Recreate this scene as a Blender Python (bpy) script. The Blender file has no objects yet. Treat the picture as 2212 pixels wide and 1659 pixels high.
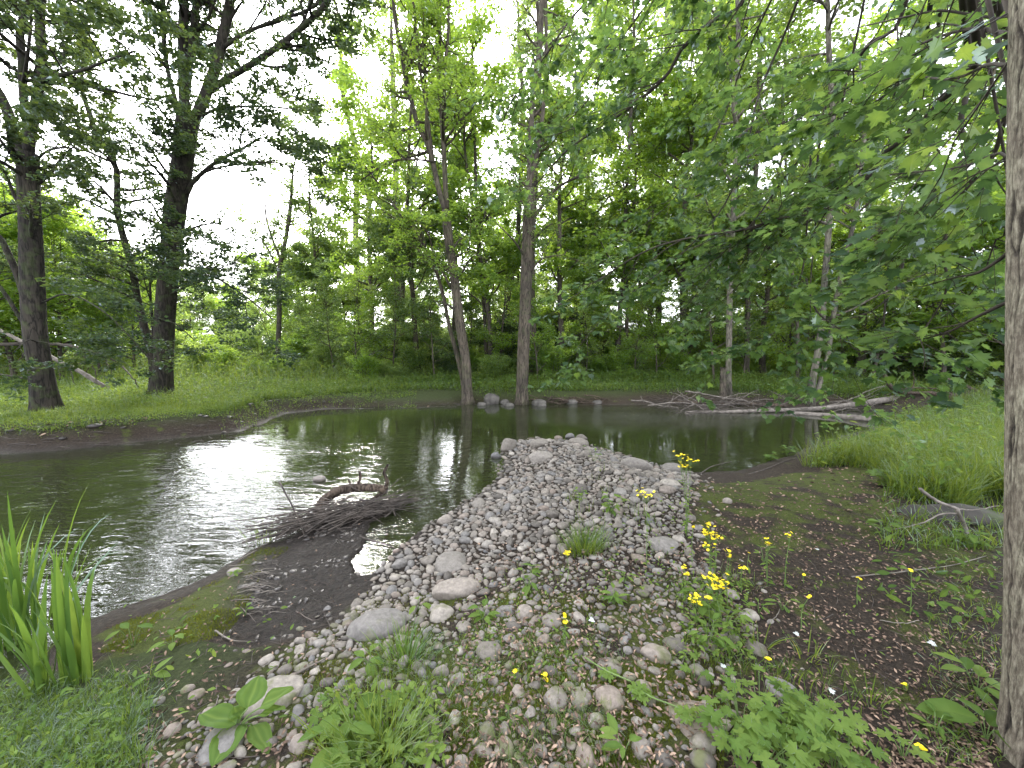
import bpy, math
import numpy as np
from mathutils import Vector

R = math.radians
scene = bpy.context.scene
C = scene.collection
rng = np.random.default_rng(11)

# ---------------------------------------------------------------- camera, sky, sun, exposure
CAM_H = 1.6
PITCH = R(5.8)
FPX = 831.0
cam_data = bpy.data.cameras.new('camera')
cam_data.sensor_width = 36.0
cam_data.lens = 36.0 * FPX / 2212.0
cam_data.clip_start = 0.05
cam_data.clip_end = 2000
cam = bpy.data.objects.new('camera', cam_data)
cam.location = (0, 0, CAM_H)
cam.rotation_euler = (R(90) - PITCH, 0, 0)
C.objects.link(cam)
scene.camera = cam

SUN_AZ = R(-22.9)      # measured from +Y towards +X
SUN_EL = R(31)
world = bpy.data.worlds.new('World')
scene.world = world
world.use_nodes = True
wn, wl = world.node_tree.nodes, world.node_tree.links
wn.clear()
w_out = wn.new('ShaderNodeOutputWorld')
w_bg = wn.new('ShaderNodeBackground')
w_sky = wn.new('ShaderNodeTexSky')
w_sky.sky_type = 'NISHITA'
w_sky.sun_disc = False
w_sky.sun_elevation = SUN_EL
w_sky.sun_rotation = SUN_AZ
w_sky.air_density = 1.0
w_sky.dust_density = 4.0
w_sky.ozone_density = 1.5
w_hs = wn.new('ShaderNodeHueSaturation')
w_hs.inputs['Saturation'].default_value = 0.30
w_mix = wn.new('ShaderNodeMixRGB')          # thin overcast veil over the clear sky
w_mix.inputs['Fac'].default_value = 0.55
w_mix.inputs['Color2'].default_value = (11.2, 11.6, 12.8, 1)
w_bg.inputs['Strength'].default_value = 0.15
wl.new(w_sky.outputs[0], w_hs.inputs['Color'])
wl.new(w_hs.outputs[0], w_mix.inputs['Color1'])
# the veil is brightest around the hidden sun
w_tc = wn.new('ShaderNodeTexCoord'); w_dot = wn.new('ShaderNodeVectorMath'); w_dot.operation = 'DOT_PRODUCT'
w_dot.inputs[1].default_value = (math.sin(SUN_AZ) * math.cos(SUN_EL), math.cos(SUN_AZ) * math.cos(SUN_EL), math.sin(SUN_EL))
w_nv = wn.new('ShaderNodeVectorMath'); w_nv.operation = 'NORMALIZE'
wl.new(w_tc.outputs['Generated'], w_nv.inputs[0]); wl.new(w_nv.outputs[0], w_dot.inputs[0])
w_mx = wn.new('ShaderNodeMath'); w_mx.operation = 'MAXIMUM'; w_mx.inputs[1].default_value = 0; wl.new(w_dot.outputs['Value'], w_mx.inputs[0])
w_pw = wn.new('ShaderNodeMath'); w_pw.operation = 'POWER'; w_pw.inputs[1].default_value = 7; wl.new(w_mx.outputs[0], w_pw.inputs[0])
w_gl = wn.new('ShaderNodeMixRGB'); w_gl.blend_type = 'ADD'; w_gl.inputs['Color2'].default_value = (21, 21, 22, 1)
wl.new(w_pw.outputs[0], w_gl.inputs['Fac']); wl.new(w_mix.outputs[0], w_gl.inputs['Color1'])
wl.new(w_gl.outputs[0], w_bg.inputs['Color'])
wl.new(w_bg.outputs[0], w_out.inputs['Surface'])

sun_d = bpy.data.lights.new('sun', 'SUN')
sun_d.energy = 2.0
sun_d.angle = R(12)
sun_d.color = (1.0, 0.95, 0.86)
sun = bpy.data.objects.new('sun', sun_d)
sd_ = Vector((math.sin(SUN_AZ) * math.cos(SUN_EL), math.cos(SUN_AZ) * math.cos(SUN_EL), math.sin(SUN_EL)))
sun.rotation_euler = sd_.to_track_quat('Z', 'Y').to_euler()
sun.location = sd_ * 60
C.objects.link(sun)

scene.view_settings.view_transform = 'Standard'
scene.view_settings.look = 'None'
scene.view_settings.exposure = 1.64
scene.view_settings.gamma = 1
scene.cycles.max_bounces = 11
scene.cycles.diffuse_bounces = 8
scene.cycles.glossy_bounces = 3
scene.cycles.transmission_bounces = 5
scene.cycles.transparent_max_bounces = 8
scene.cycles.use_denoising = True
scene.cycles.sample_clamp_indirect = 8

# ---------------------------------------------------------------- helpers
def nrm(a):
    a = np.asarray(a, float)
    return a / np.maximum(np.linalg.norm(a, axis=-1, keepdims=True), 1e-9)

CP, SP = math.cos(PITCH), math.sin(PITCH)
def ray(u, v):
    dx = (u - 1106.0) / FPX; dy = -(v - 829.5) / FPX
    return np.array([dx, CP + dy * SP, -SP + dy * CP])
def W(u, v, Y):
    """point seen at photo place (u, v) and standing Y metres away"""
    d = ray(u, v)
    return np.array([0, 0, CAM_H]) + d * (Y / d[1])
def onz(u, v, z):
    d = ray(u, v); t = (z - CAM_H) / d[2]
    return np.array([0, 0, CAM_H]) + d * t
def project(P):
    P = np.atleast_2d(P) - np.array([0, 0, CAM_H])
    yc = P[:, 2] * CP + P[:, 1] * SP
    zc = P[:, 1] * CP - P[:, 2] * SP
    zc = np.where(zc > 0.05, zc, np.nan)
    return 1106 + FPX * P[:, 0] / zc, 829.5 - FPX * yc / zc, zc

class MB:
    def __init__(s):
        s.V = []; s.T = []; s.Q = []; s.n = 0; s.A = []
    def add(s, v, tris=None, quads=None, tint=None):
        v = np.asarray(v, np.float32).reshape(-1, 3)
        s.V.append(v)
        if tris is not None and len(tris): s.T.append(np.asarray(tris, np.int32).reshape(-1, 3) + s.n)
        if quads is not None and len(quads): s.Q.append(np.asarray(quads, np.int32).reshape(-1, 4) + s.n)
        t = np.zeros(len(v), np.float32) if tint is None else np.broadcast_to(np.asarray(tint, np.float32), (len(v),))
        s.A.append(t); s.n += len(v)
    def mesh(s, name, mat, smooth=True, extra=None):
        m = bpy.data.meshes.new(name)
        V = np.concatenate(s.V) if s.V else np.zeros((0, 3), np.float32)
        T = np.concatenate(s.T) if s.T else np.zeros((0, 3), np.int32)
        Q = np.concatenate(s.Q) if s.Q else np.zeros((0, 4), np.int32)
        m.vertices.add(len(V)); m.vertices.foreach_set('co', V.ravel())
        nl = T.size + Q.size
        m.loops.add(nl)
        m.loops.foreach_set('vertex_index', np.concatenate([T.ravel(), Q.ravel()]).astype(np.int32))
        nf = len(T) + len(Q)
        m.polygons.add(nf)
        st = np.concatenate([np.arange(len(T)) * 3, T.size + np.arange(len(Q)) * 4]).astype(np.int32)
        m.polygons.foreach_set('loop_start', st)
        m.polygons.foreach_set('use_smooth', np.full(nf, smooth, bool))
        a = m.attributes.new('tint', 'FLOAT', 'POINT')
        a.data.foreach_set('value', np.concatenate(s.A) if s.A else np.zeros(0, np.float32))
        for k, arr in (extra or {}).items():
            b = m.attributes.new(k, 'FLOAT', 'POINT'); b.data.foreach_set('value', np.asarray(arr, np.float32))
        m.update(calc_edges=True); m.validate(verbose=False)
        m.materials.append(mat)
        return m
    def obj(s, name, mat, parent=None, smooth=True, extra=None):
        return link(name, s.mesh(name, mat, smooth, extra), parent)

def link(name, mesh, parent=None):
    o = bpy.data.objects.new(name, mesh); C.objects.link(o)
    if parent is not None: o.parent = parent
    return o
def tag(o, label=None, cat=None, group=None, kind=None):
    if label: o['label'] = label
    if cat: o['category'] = cat
    if group: o['group'] = group
    if kind: o['kind'] = kind
    return o
def thing(name, label, cat, loc=(0, 0, 0), group=None, rz=0.0, sc=1.0):
    o = bpy.data.objects.new(name, None); o.empty_display_size = 0.2
    C.objects.link(o); o.location = [float(q) for q in loc]; o.rotation_euler = (0, 0, rz); o.scale = (sc, sc, sc)
    return tag(o, label, cat, group)
def dup(root, loc, rz, sc, label=None, group=None):
    r = root.copy(); C.objects.link(r); r.location = [float(q) for q in loc]; r.rotation_euler = (0, 0, rz)
    r.scale = sc if hasattr(sc, '__len__') else (sc, sc, sc)
    if label: r['label'] = label
    if group: r['group'] = group
    for ch in list(root.children):
        c = ch.copy(); C.objects.link(c); c.parent = r
        for g in list(ch.children):
            d = g.copy(); C.objects.link(d); d.parent = c
    return r

class Tubes:
    """collects tapered tubes and meshes them in batches"""
    def __init__(s): s.items = []
    def add(s, path, rad, segs=5, tint=0.0, lobes=None):
        path = np.asarray(path, float); rad = np.broadcast_to(np.asarray(rad, float), (len(path),))
        s.items.append((path[None], rad[None], segs, tint, lobes))
    def add_batch(s, paths, rads, segs=3, tint=0.0):
        if len(paths): s.items.append((paths, rads, segs, tint, None))
    def into(s, mb, origin=(0, 0, 0)):
        from collections import defaultdict
        g = defaultdict(list)
        for it in s.items: g[(it[0].shape[1], it[2], it[4] is not None)].append(it)
        for (n, k, _), its in g.items():
            Pth = np.concatenate([i[0] for i in its]) - np.asarray(origin, float)
            Rd = np.concatenate([i[1] for i in its])
            tn = np.concatenate([np.broadcast_to(np.asarray(i[3], np.float32), (len(i[0]),)) for i in its])
            B = len(Pth)
            T = np.empty_like(Pth); T[:, 1:-1] = Pth[:, 2:] - Pth[:, :-2]
            T[:, 0] = Pth[:, 1] - Pth[:, 0]; T[:, -1] = Pth[:, -1] - Pth[:, -2]
            T = nrm(T)
            ref = np.where(np.abs(T[:, 0, 1:2]) < 0.9, np.array([[0., 1, 0]]), np.array([[1., 0, 0]]))
            U = [nrm(np.cross(T[:, 0], np.cross(ref, T[:, 0])))]
            for i in range(1, n):
                u = U[-1] - T[:, i] * np.sum(U[-1] * T[:, i], -1, keepdims=True); U.append(nrm(u))
            U = np.stack(U, 1); Wv = np.cross(T, U)
            th = np.arange(k) * 2 * math.pi / k
            rr = Rd[:, :, None] * np.ones((1, 1, k))
            if its[0][4] is not None:
                for b, it in enumerate(its): rr[b] *= it[4](th[None, :], Pth[b, :, 2:3] - Pth[b, 0, 2], np.linspace(0, 1, n)[:, None])
            V = Pth[:, :, None] + rr[..., None] * (np.cos(th)[None, None, :, None] * U[:, :, None] + np.sin(th)[None, None, :, None] * Wv[:, :, None])
            i0 = (np.arange(n - 1)[:, None] * k + np.arange(k)[None])
            i1 = (np.arange(n - 1)[:, None] * k + (np.arange(k)[None] + 1) % k)
            q = np.stack([i0, i1, i1 + k, i0 + k], -1).reshape(-1, 4)
            base = (np.arange(B) * n * k)[:, None, None]
            cap = np.stack([np.full(k - 2, (n - 1) * k), (n - 1) * k + np.arange(1, k - 1), (n - 1) * k + np.arange(2, k)], -1)
            cap0 = np.stack([np.zeros(k - 2, int), np.arange(2, k), np.arange(1, k - 1)], -1)
            caps = np.concatenate([cap, cap0])
            mb.add(V.reshape(-1, 3), tris=(caps[None] + base).reshape(-1, 3), quads=(q[None] + base).reshape(-1, 4), tint=np.repeat(tn, n * k))
    def obj(s, name, mat, parent=None, origin=(0, 0, 0)):
        mb = MB(); s.into(mb, origin); return mb.obj(name, mat, parent)

def smooth_path(pts, n):
    pts = np.asarray(pts, float)
    if len(pts) == 2: return pts[0] + (pts[1] - pts[0]) * np.linspace(0, 1, n)[:, None]
    d = np.r_[0, np.cumsum(np.linalg.norm(np.diff(pts, axis=0), axis=1))]; d /= d[-1]
    P = np.vstack([2 * pts[0] - pts[1], pts, 2 * pts[-1] - pts[-2]])
    out = []
    for t in np.linspace(0, 1, n):
        i = min(np.searchsorted(d, t, side='right') - 1, len(pts) - 2); i = max(i, 0)
        f = (t - d[i]) / max(d[i + 1] - d[i], 1e-9)
        p0, p1, p2, p3 = P[i], P[i + 1], P[i + 2], P[i + 3]
        out.append(0.5 * ((2 * p1) + (-p0 + p2) * f + (2 * p0 - 5 * p1 + 4 * p2 - p3) * f * f + (-p0 + 3 * p1 - 3 * p2 + p3) * f ** 3))
    return np.array(out)

# leaf templates: (verts [x side, y along, z up], tris)
def fan_leaf(outline, droop=0.12, cup=0.08):
    o = np.array(outline, float)
    full = np.vstack([o, [[-x, y] for x, y in o[::-1] if abs(x) > 1e-6]])
    v = np.vstack([[0, 0.42], full])
    z = -droop * v[:, 1] ** 2 + cup * np.abs(v[:, 0])
    V = np.c_[v, z]; n = len(full)
    T = [(0, 1 + i, 1 + (i + 1) % n) for i in range(n)]
    return V, np.array(T)
LEAF_Q = (np.array([[0, 0, 0], [0.42, 0.45, 0.07], [0, 1, -0.06], [-0.42, 0.45, 0.07]]), np.array([[0, 1, 2], [0, 2, 3]]))
LEAF_3 = (np.array([[0, 0, 0], [.5, .25, .05], [.3, .55, 0.02], [.42, .85, .04], [0, 1, -.08], [-.42, .85, .04], [-.3, .55, .02], [-.5, .25, .05]]),
          np.array([[0, 1, 2], [0, 2, 6], [0, 6, 7], [2, 3, 4], [2, 4, 6], [6, 4, 5]]))
LEAF_MAPLE = fan_leaf([(0, 0), (.14, .04), (.40, -.04), (.33, .14), (.62, .30), (.43, .38), (.52, .62), (.30, .56), (.17, .62), (.20, .82), (.10, .80), (0, 1.05)])
LEAF_OVAL = fan_leaf([(0, 0), (.10, .12), (.21, .35), (.20, .6), (.10, .85), (0, 1.0)], 0.25, 0.15)
LEAF_BROAD = fan_leaf([(0, 0), (.09, .05), (.22, .25), (.27, .45), (.22, .7), (.10, .9), (0, 1.0)], 0.3, 0.25)
LEAF_PALM = fan_leaf([(0, 0.08), (.10, .04), (.30, -.10), (.44, .0), (.40, .10), (.58, .22), (.42, .27), (.14, .34), (.38, .50), (.36, .62), (.50, .74), (.33, .76), (.26, .86), (.09, .50), (.15, .72), (.10, .84), (.14, .95), (0, 1.08)], 0.28, 0.12)

def leaves(mb, tmpl, pos, along, normal, size, tint):
    Vt, Tt = tmpl
    pos = np.asarray(pos, float); N = len(pos)
    if N == 0: return
    a = nrm(along); n = np.asarray(normal, float)
    n = nrm(n - a * np.sum(n * a, -1, keepdims=True)); s = np.cross(a, n)
    sz = np.broadcast_to(np.asarray(size, float), (N,))[:, None, None]
    V = pos[:, None] + sz * (Vt[None, :, 0:1] * s[:, None] + Vt[None, :, 1:2] * a[:, None] + Vt[None, :, 2:3] * n[:, None])
    k = len(Vt)
    T = Tt[None] + (np.arange(N) * k)[:, None, None]
    tt = np.repeat(np.broadcast_to(np.asarray(tint, float), (N,)), k).reshape(N, k).copy()
    if k > 8: tt[:, 0] += .22; tt[:, 1] += .18          # paler along the midrib
    mb.add(V.reshape(-1, 3), tris=T.reshape(-1, 3), tint=tt.ravel())

def rdir(n, zs=1.0, r=None):
    r = r or rng
    d = r.normal(size=(n, 3)); d[:, 2] *= zs
    return nrm(d)

def blades(mb, pos, h, w, lean, tint, seg=3, az=None, curl=1.0):
    """grass blades: bent tapering strips"""
    N = len(pos)
    if N == 0: return
    az = rng.uniform(0, 2 * math.pi, N) if az is None else az
    h = np.broadcast_to(h, (N,)).astype(float); w = np.broadcast_to(w, (N,)).astype(float); lean = np.broadcast_to(lean, (N,)).astype(float)
    d = np.c_[np.cos(az), np.sin(az), np.zeros(N)]; tw = rng.uniform(-.8, .8, N)
    s = np.c_[-np.sin(az + tw), np.cos(az + tw), np.zeros(N)]
    rows = []
    for i in range(seg + 1):
        t = i / seg
        ang = lean * (0.35 + 0.65 * t * curl)
        c = pos + d * (h * t * np.sin(ang))[:, None] + np.array([0, 0, 1.]) * (h * t * np.cos(ang))[:, None]
        ww = w * (0.75 + 0.25 * math.sin(min(1, t * 2.5) * 1.57)) * (1 - t ** 2.2)
        if i < seg: rows += [c - s * ww[:, None] / 2, c + s * ww[:, None] / 2]
        else: rows += [c]
    V = np.stack(rows, 1); k = V.shape[1]
    q = [[2 * i, 2 * i + 1, 2 * i + 3, 2 * i + 2] for i in range(seg - 1)]
    t = [[2 * seg - 2, 2 * seg - 1, 2 * seg]]
    b = (np.arange(N) * k)[:, None, None]
    mb.add(V.reshape(-1, 3), tris=(np.array(t)[None] + b).reshape(-1, 3), quads=(np.array(q)[None] + b).reshape(-1, 4) if seg > 1 else None,
           tint=np.repeat(np.broadcast_to(tint, (N,)), k))

# ---------------------------------------------------------------- materials
def new_mat(name):
    m = bpy.data.materials.new(name); m.use_nodes = True
    m.node_tree.nodes.clear()
    return m, m.node_tree.nodes, m.node_tree.links
def N_(n, t, **k):
    x = n.new('ShaderNode' + t)
    for a, b in k.items(): setattr(x, a, b)
    return x
def ramp(n, stops):
    r = n.new('ShaderNodeValToRGB'); e = r.color_ramp.elements
    while len(e) < len(stops): e.new(0.5)
    for i, (p, c) in enumerate(stops):
        e[i].position = p; e[i].color = (*c, 1) if len(c) == 3 else c
    return r

def leaf_mat(name, dark, mid, light, trans=0.5, gloss=0.022, rough=0.5, tboost=2.0):
    m, n, l = new_mat(name)
    at = N_(n, 'Attribute', attribute_name='tint'); oi = N_(n, 'ObjectInfo')
    ad = N_(n, 'Math', operation='MULTIPLY_ADD'); ad.inputs[1].default_value = 0.22
    sb = N_(n, 'Math', operation='SUBTRACT'); sb.inputs[1].default_value = 0.11
    l.new(oi.outputs['Random'], ad.inputs[0]); l.new(at.outputs['Fac'], ad.inputs[2]); l.new(ad.outputs[0], sb.inputs[0])
    r = ramp(n, [(0, dark), (0.5, mid), (1, light)]); l.new(sb.outputs[0], r.inputs[0])
    df = N_(n, 'BsdfDiffuse'); tr = N_(n, 'BsdfTranslucent'); gl = N_(n, 'BsdfGlossy'); gl.inputs['Roughness'].default_value = rough
    gl.inputs['Color'].default_value = (.8, .9, 1, 1)
    l.new(r.outputs[0], df.inputs['Color'])
    mu = N_(n, 'MixRGB', blend_type='MULTIPLY'); mu.inputs[0].default_value = 1; mu.inputs[2].default_value = (tboost * 1.22, tboost * 0.96, tboost * 0.58, 1)
    l.new(r.outputs[0], mu.inputs[1]); l.new(mu.outputs[0], tr.inputs['Color'])
    mx = N_(n, 'MixShader'); mx.inputs[0].default_value = trans
    l.new(df.outputs[0], mx.inputs[1]); l.new(tr.outputs[0], mx.inputs[2])
    fr = N_(n, 'Fresnel'); fr.inputs['IOR'].default_value = 1.42
    fm = N_(n, 'Math', operation='MULTIPLY'); fm.inputs[1].default_value = gloss * 10; l.new(fr.outputs[0], fm.inputs[0])
    fm.use_clamp = True
    mg = N_(n, 'MixShader'); l.new(fm.outputs[0], mg.inputs[0]); l.new(mx.outputs[0], mg.inputs[1]); l.new(gl.outputs[0], mg.inputs[2])
    o = N_(n, 'OutputMaterial'); l.new(mg.outputs[0], o.inputs['Surface'])
    return m

def bark_mat(name, dark, light, scale=14.0, zs=0.22, bump=0.6, moss=0.0, rough=0.9):
    m, n, l = new_mat(name)
    tc = N_(n, 'TexCoord'); mp = N_(n, 'Mapping'); mp.inputs['Scale'].default_value = (scale, scale, scale * zs)
    l.new(tc.outputs['Object'], mp.inputs['Vector'])
    n1 = N_(n, 'TexNoise'); n1.inputs['Scale'].default_value = 1; n1.inputs['Detail'].default_value = 3; n1.inputs['Distortion'].default_value = .6; l.new(mp.outputs[0], n1.inputs['Vector'])
    sb = N_(n, 'Math', operation='SUBTRACT'); sb.inputs[1].default_value = .5; l.new(n1.outputs['Fac'], sb.inputs[0])
    ab = N_(n, 'Math', operation='ABSOLUTE'); l.new(sb.outputs[0], ab.inputs[0])
    n2 = N_(n, 'TexNoise'); n2.inputs['Scale'].default_value = 2.6; n2.inputs['Detail'].default_value = 8; n2.inputs['Roughness'].default_value = .7; l.new(mp.outputs[0], n2.inputs['Vector'])
    r1 = ramp(n, [(0.0, (.12, .12, .12)), (0.075, (1, 1, 1))]); l.new(ab.outputs[0], r1.inputs[0])
    ml = N_(n, 'Math', operation='MULTIPLY'); l.new(r1.outputs[0], ml.inputs[0]); l.new(n2.outputs['Fac'], ml.inputs[1])
    r2 = ramp(n, [(0.05, dark), (0.62, light)]); l.new(ml.outputs[0], r2.inputs[0])
    col = r2.outputs[0]
    n3 = N_(n, 'TexNoise'); n3.inputs['Scale'].default_value = 1.7; n3.inputs['Detail'].default_value = 3; l.new(tc.outputs['Object'], n3.inputs['Vector'])
    r3 = ramp(n, [(0.35, (0.65, 0.65, 0.65)), (0.68, (1.25, 1.22, 1.15))]); l.new(n3.outputs['Fac'], r3.inputs[0])
    m3 = N_(n, 'MixRGB', blend_type='MULTIPLY'); m3.inputs[0].default_value = 1; l.new(col, m3.inputs[1]); l.new(r3.outputs[0], m3.inputs[2]); col = m3.outputs[0]
    if moss:
        n4 = N_(n, 'TexNoise'); n4.inputs['Scale'].default_value = 5; n4.inputs['Detail'].default_value = 6; l.new(tc.outputs['Object'], n4.inputs['Vector'])
        r4 = ramp(n, [(0.5, (0, 0, 0)), (0.62, (moss, moss, moss))]); l.new(n4.outputs['Fac'], r4.inputs[0])
        m4 = N_(n, 'MixRGB'); l.new(r4.outputs[0], m4.inputs[0]); l.new(col, m4.inputs[1]); m4.inputs[2].default_value = (.07, .10, .03, 1); col = m4.outputs[0]
    b = N_(n, 'Bump'); b.inputs['Strength'].default_value = bump; b.inputs['Distance'].default_value = 0.02; l.new(ml.outputs[0], b.inputs['Height'])
    p = N_(n, 'BsdfPrincipled'); p.inputs['Roughness'].default_value = rough; p.inputs['Specular IOR Level'].default_value = 0.3
    l.new(col, p.inputs['Base Color']); l.new(b.outputs[0], p.inputs['Normal'])
    o = N_(n, 'OutputMaterial'); l.new(p.outputs[0], o.inputs['Surface'])
    return m

def plain_mat(name, stops, scale=6.0, rough=0.8, bump=0.3, use_tint=False, detail=6, spec=0.4):
    m, n, l = new_mat(name)
    tc = N_(n, 'TexCoord'); nz = N_(n, 'TexNoise'); nz.inputs['Scale'].default_value = scale; nz.inputs['Detail'].default_value = detail
    l.new(tc.outputs['Object'], nz.inputs['Vector'])
    src = nz.outputs['Fac']
    if use_tint:
        at = N_(n, 'Attribute', attribute_name='tint'); ma = N_(n, 'Math', operation='MULTIPLY_ADD'); ma.inputs[1].default_value = 0.35
        l.new(nz.outputs['Fac'], ma.inputs[0]); l.new(at.outputs['Fac'], ma.inputs[2]); src = ma.outputs[0]
    r = ramp(n, stops); l.new(src, r.inputs[0])
    b = N_(n, 'Bump'); b.inputs['Strength'].default_value = bump; b.inputs['Distance'].default_value = 0.01; l.new(nz.outputs['Fac'], b.inputs['Height'])
    p = N_(n, 'BsdfPrincipled'); p.inputs['Roughness'].default_value = rough; p.inputs['Specular IOR Level'].default_value = spec
    l.new(r.outputs[0], p.inputs['Base Color']); l.new(b.outputs[0], p.inputs['Normal'])
    o = N_(n, 'OutputMaterial'); l.new(p.outputs[0], o.inputs['Surface'])
    return m

M_leaf_maple = leaf_mat('leaf_maple', (.030, .062, .024), (.060, .105, .030), (.110, .160, .036), tboost=4.0, trans=.58)
M_leaf_over = leaf_mat('leaf_overhang', (.020, .048, .020), (.042, .086, .026), (.085, .140, .032), tboost=3.9, trans=.58)
M_leaf_dark = leaf_mat('leaf_dark', (.020, .042, .020), (.042, .076, .024), (.076, .118, .028), tboost=2.3)
M_leaf_bright = leaf_mat('leaf_bright', (.050, .096, .020), (.084, .150, .026), (.125, .195, .034), tboost=4.2, trans=.62)
M_leaf_shrub = leaf_mat('leaf_shrub', (.050, .092, .032), (.088, .145, .042), (.135, .200, .055), tboost=4.0, trans=.6)
M_grass = leaf_mat('grass_blade', (.042, .080, .018), (.084, .142, .026), (.150, .205, .042), trans=.48, tboost=2.1, gloss=.010)
M_herb = leaf_mat('herb_leaf', (.050, .095, .024), (.090, .155, .034), (.145, .215, .050), trans=.45, tboost=2.3, gloss=.012)
M_iris = leaf_mat('iris_leaf', (.036, .085, .022), (.070, .140, .030), (.130, .205, .042), trans=.45, gloss=.012, tboost=2.3)
M_moss = leaf_mat('moss_blade', (.050, .070, .012), (.095, .120, .016), (.150, .170, .028), trans=.3, gloss=0.0)
M_dead = plain_mat('dead_leaf', [(0.2, (.040, .025, .018)), (.55, (.105, .066, .045)), (1.0, (.30, .21, .15))], 12, .8, .1, True)
M_bark_maple = bark_mat('maple_bark', (.008, .007, .006), (.050, .043, .035), 13, .16, .8, .3)
M_bark_grey = bark_mat('grey_bark', (.022, .018, .014), (.125, .105, .082), 16, .16, .7, .2)
M_bark_pale = bark_mat('pale_bark', (.045, .040, .032), (.19, .175, .145), 12, .25, .4, .3)
M_bark_thin = bark_mat('thin_bark', (.030, .025, .020), (.120, .105, .085), 16, .2, .4)
M_twig = plain_mat('twig_bark', [(0.3, (.020, .016, .012)), (.7, (.060, .048, .036))], 9, .85, .2)
M_drift = bark_mat('driftwood', (.022, .016, .012), (.120, .092, .070), 22, .25, .8)
M_deadwood = plain_mat('weathered_wood', [(0.3, (.07, .060, .050)), (.7, (.24, .21, .18))], 9, .85, .3)
M_darktwig = plain_mat('wet_twig', [(0.3, (.022, .018, .015)), (.7, (.11, .09, .075))], 9, .7, .3)
M_yellow = plain_mat('yellow_petal', [(0.3, (.80, .62, .01)), (.7, (.90, .76, .03))], 30, .6, 0)
M_stem = plain_mat('green_stem', [(0.3, (.07, .13, .03)), (.7, (.14, .20, .06))], 9, .6, 0)
# ---------------------------------------------------------------- ground and water
ZW = -0.35
shore_px = [(0,983),(150,972),(300,955),(430,943),(530,930),(570,914),(620,893),(700,884),(800,883),(900,881),(985,877),(1020,873),(1130,878),
 (1250,875),(1320,876),(1400,874),(1480,872),(1560,874),(1650,874),(1735,884),(1800,878),(1880,878),(1935,888),(1925,905),(1905,919),(1835,936),(1790,950),(1745,966),
 (1700,986),(1650,1001),(1590,1016),(1520,1019),(1490,1021),(1440,1013),(1400,1000),(1340,983),(1290,966),(1230,953),(1160,949),(1105,955),(1083,970),
 (1098,986),(1085,1010),(1082,1030),(1050,1056),(1000,1086),(960,1110),(920,1140),(880,1172),(850,1195),(832,1225),(800,1247),(765,1243),(757,1215),(783,1183),
 (790,1155),(800,1128),(850,1108),(845,1096),(780,1098),(720,1108),(690,1122),(620,1160),(590,1168),(540,1190),(500,1213),(460,1238),(400,1265),(340,1288),(260,1310),(200,1335),(100,1400),(0,1480)]
shore = [onz(u, v, ZW)[:2] for u, v in shore_px]
shore = np.array(shore + [(-8.0, -1.0), (-30.0, -4.0), (-60, -4), (-60, 9.0), (-30.0, 7.0)])

def seg_dist(x, y, poly):
    best = np.full(x.shape, 1e9)
    a = poly; b = np.roll(poly, -1, 0)
    for (ax, ay), (bx, by) in zip(a, b):
        dx, dy = bx - ax, by - ay; L = dx * dx + dy * dy + 1e-12
        t = np.clip(((x - ax) * dx + (y - ay) * dy) / L, 0, 1)
        best = np.minimum(best, (x - ax - t * dx) ** 2 + (y - ay - t * dy) ** 2)
    return np.sqrt(best)
def inside(x, y, poly):
    r = np.zeros(x.shape, bool)
    a = poly; b = np.roll(poly, -1, 0)
    for (ax, ay), (bx, by) in zip(a, b):
        if ay == by: continue
        c = ((ay > y) != (by > y)) & (x < (bx - ax) * (y - ay) / (by - ay) + ax)
        r ^= c
    return r
def sdist(x, y, poly):     # positive outside
    d = seg_dist(x, y, poly); return np.where(inside(x, y, poly), -d, d)
def sstep(a, b, x):
    t = np.clip((x - a) / (b - a), 0, 1); return t * t * (3 - 2 * t)

_k = [(rng.uniform(0, 6.28), rng.uniform(0, 6.28), rng.uniform(0, 6.28)) for _ in range(24)]
def fbm(x, y, f, o=4, s=0):
    r = 0; amp = 1; tot = 0
    for i in range(o):
        for j in range(3):
            a, b, c = _k[(i * 3 + j + s) % 24]
            r = r + amp * np.sin(x * f * math.cos(a) + y * f * math.sin(a) + b + 1.3 * np.sin(y * f * .6 * math.cos(c) + x * f * .5 + c)) / 3
        tot += amp; amp *= .55; f *= 1.97
    return r / tot

def zpoly(px, z=None):
    f = lambda u, v: z if z is not None else (-.10 if u > 1300 and v > 1030 else -.33 + .31 * min(1, max(0, (v - 1180) / 300)))
    return np.array([onz(u, v, f(u, v))[:2] for u, v in px])
Z_mud = zpoly([(620,1165),(700,1130),(860,1112),(905,1145),(880,1185),(850,1225),(800,1262),(755,1320),(650,1385),(560,1415),(490,1380),(520,1310),(520,1250),(570,1195)], -.3)
Z_stone = zpoly([(1085,950),(1160,942),(1290,958),(1400,995),(1500,1018),(1500,1070),(1490,1130),(1500,1200),(1560,1290),(1620,1400),(1600,1480),(1560,1659),(1560,1800),(250,1800),(290,1659),(370,1560),(450,1500),(560,1425),(650,1385),(760,1310),(800,1255),(860,1195),(930,1130),(1010,1080),(1060,1045),(1078,1010)])
Z_dense = zpoly([(1085,950),(1160,942),(1290,958),(1400,995),(1490,1018),(1450,1090),(1420,1170),(1400,1230),(1250,1250),(1100,1265),(950,1330),(850,1400),(620,1440),(650,1385),(760,1310),(800,1255),(860,1195),(930,1130),(1010,1080),(1060,1045),(1078,1010)])
Z_moss = zpoly([(560,1185),(620,1190),(560,1230),(520,1300),(440,1380),(330,1385),(220,1400),(210,1330),(340,1295),(470,1240)])
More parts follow.
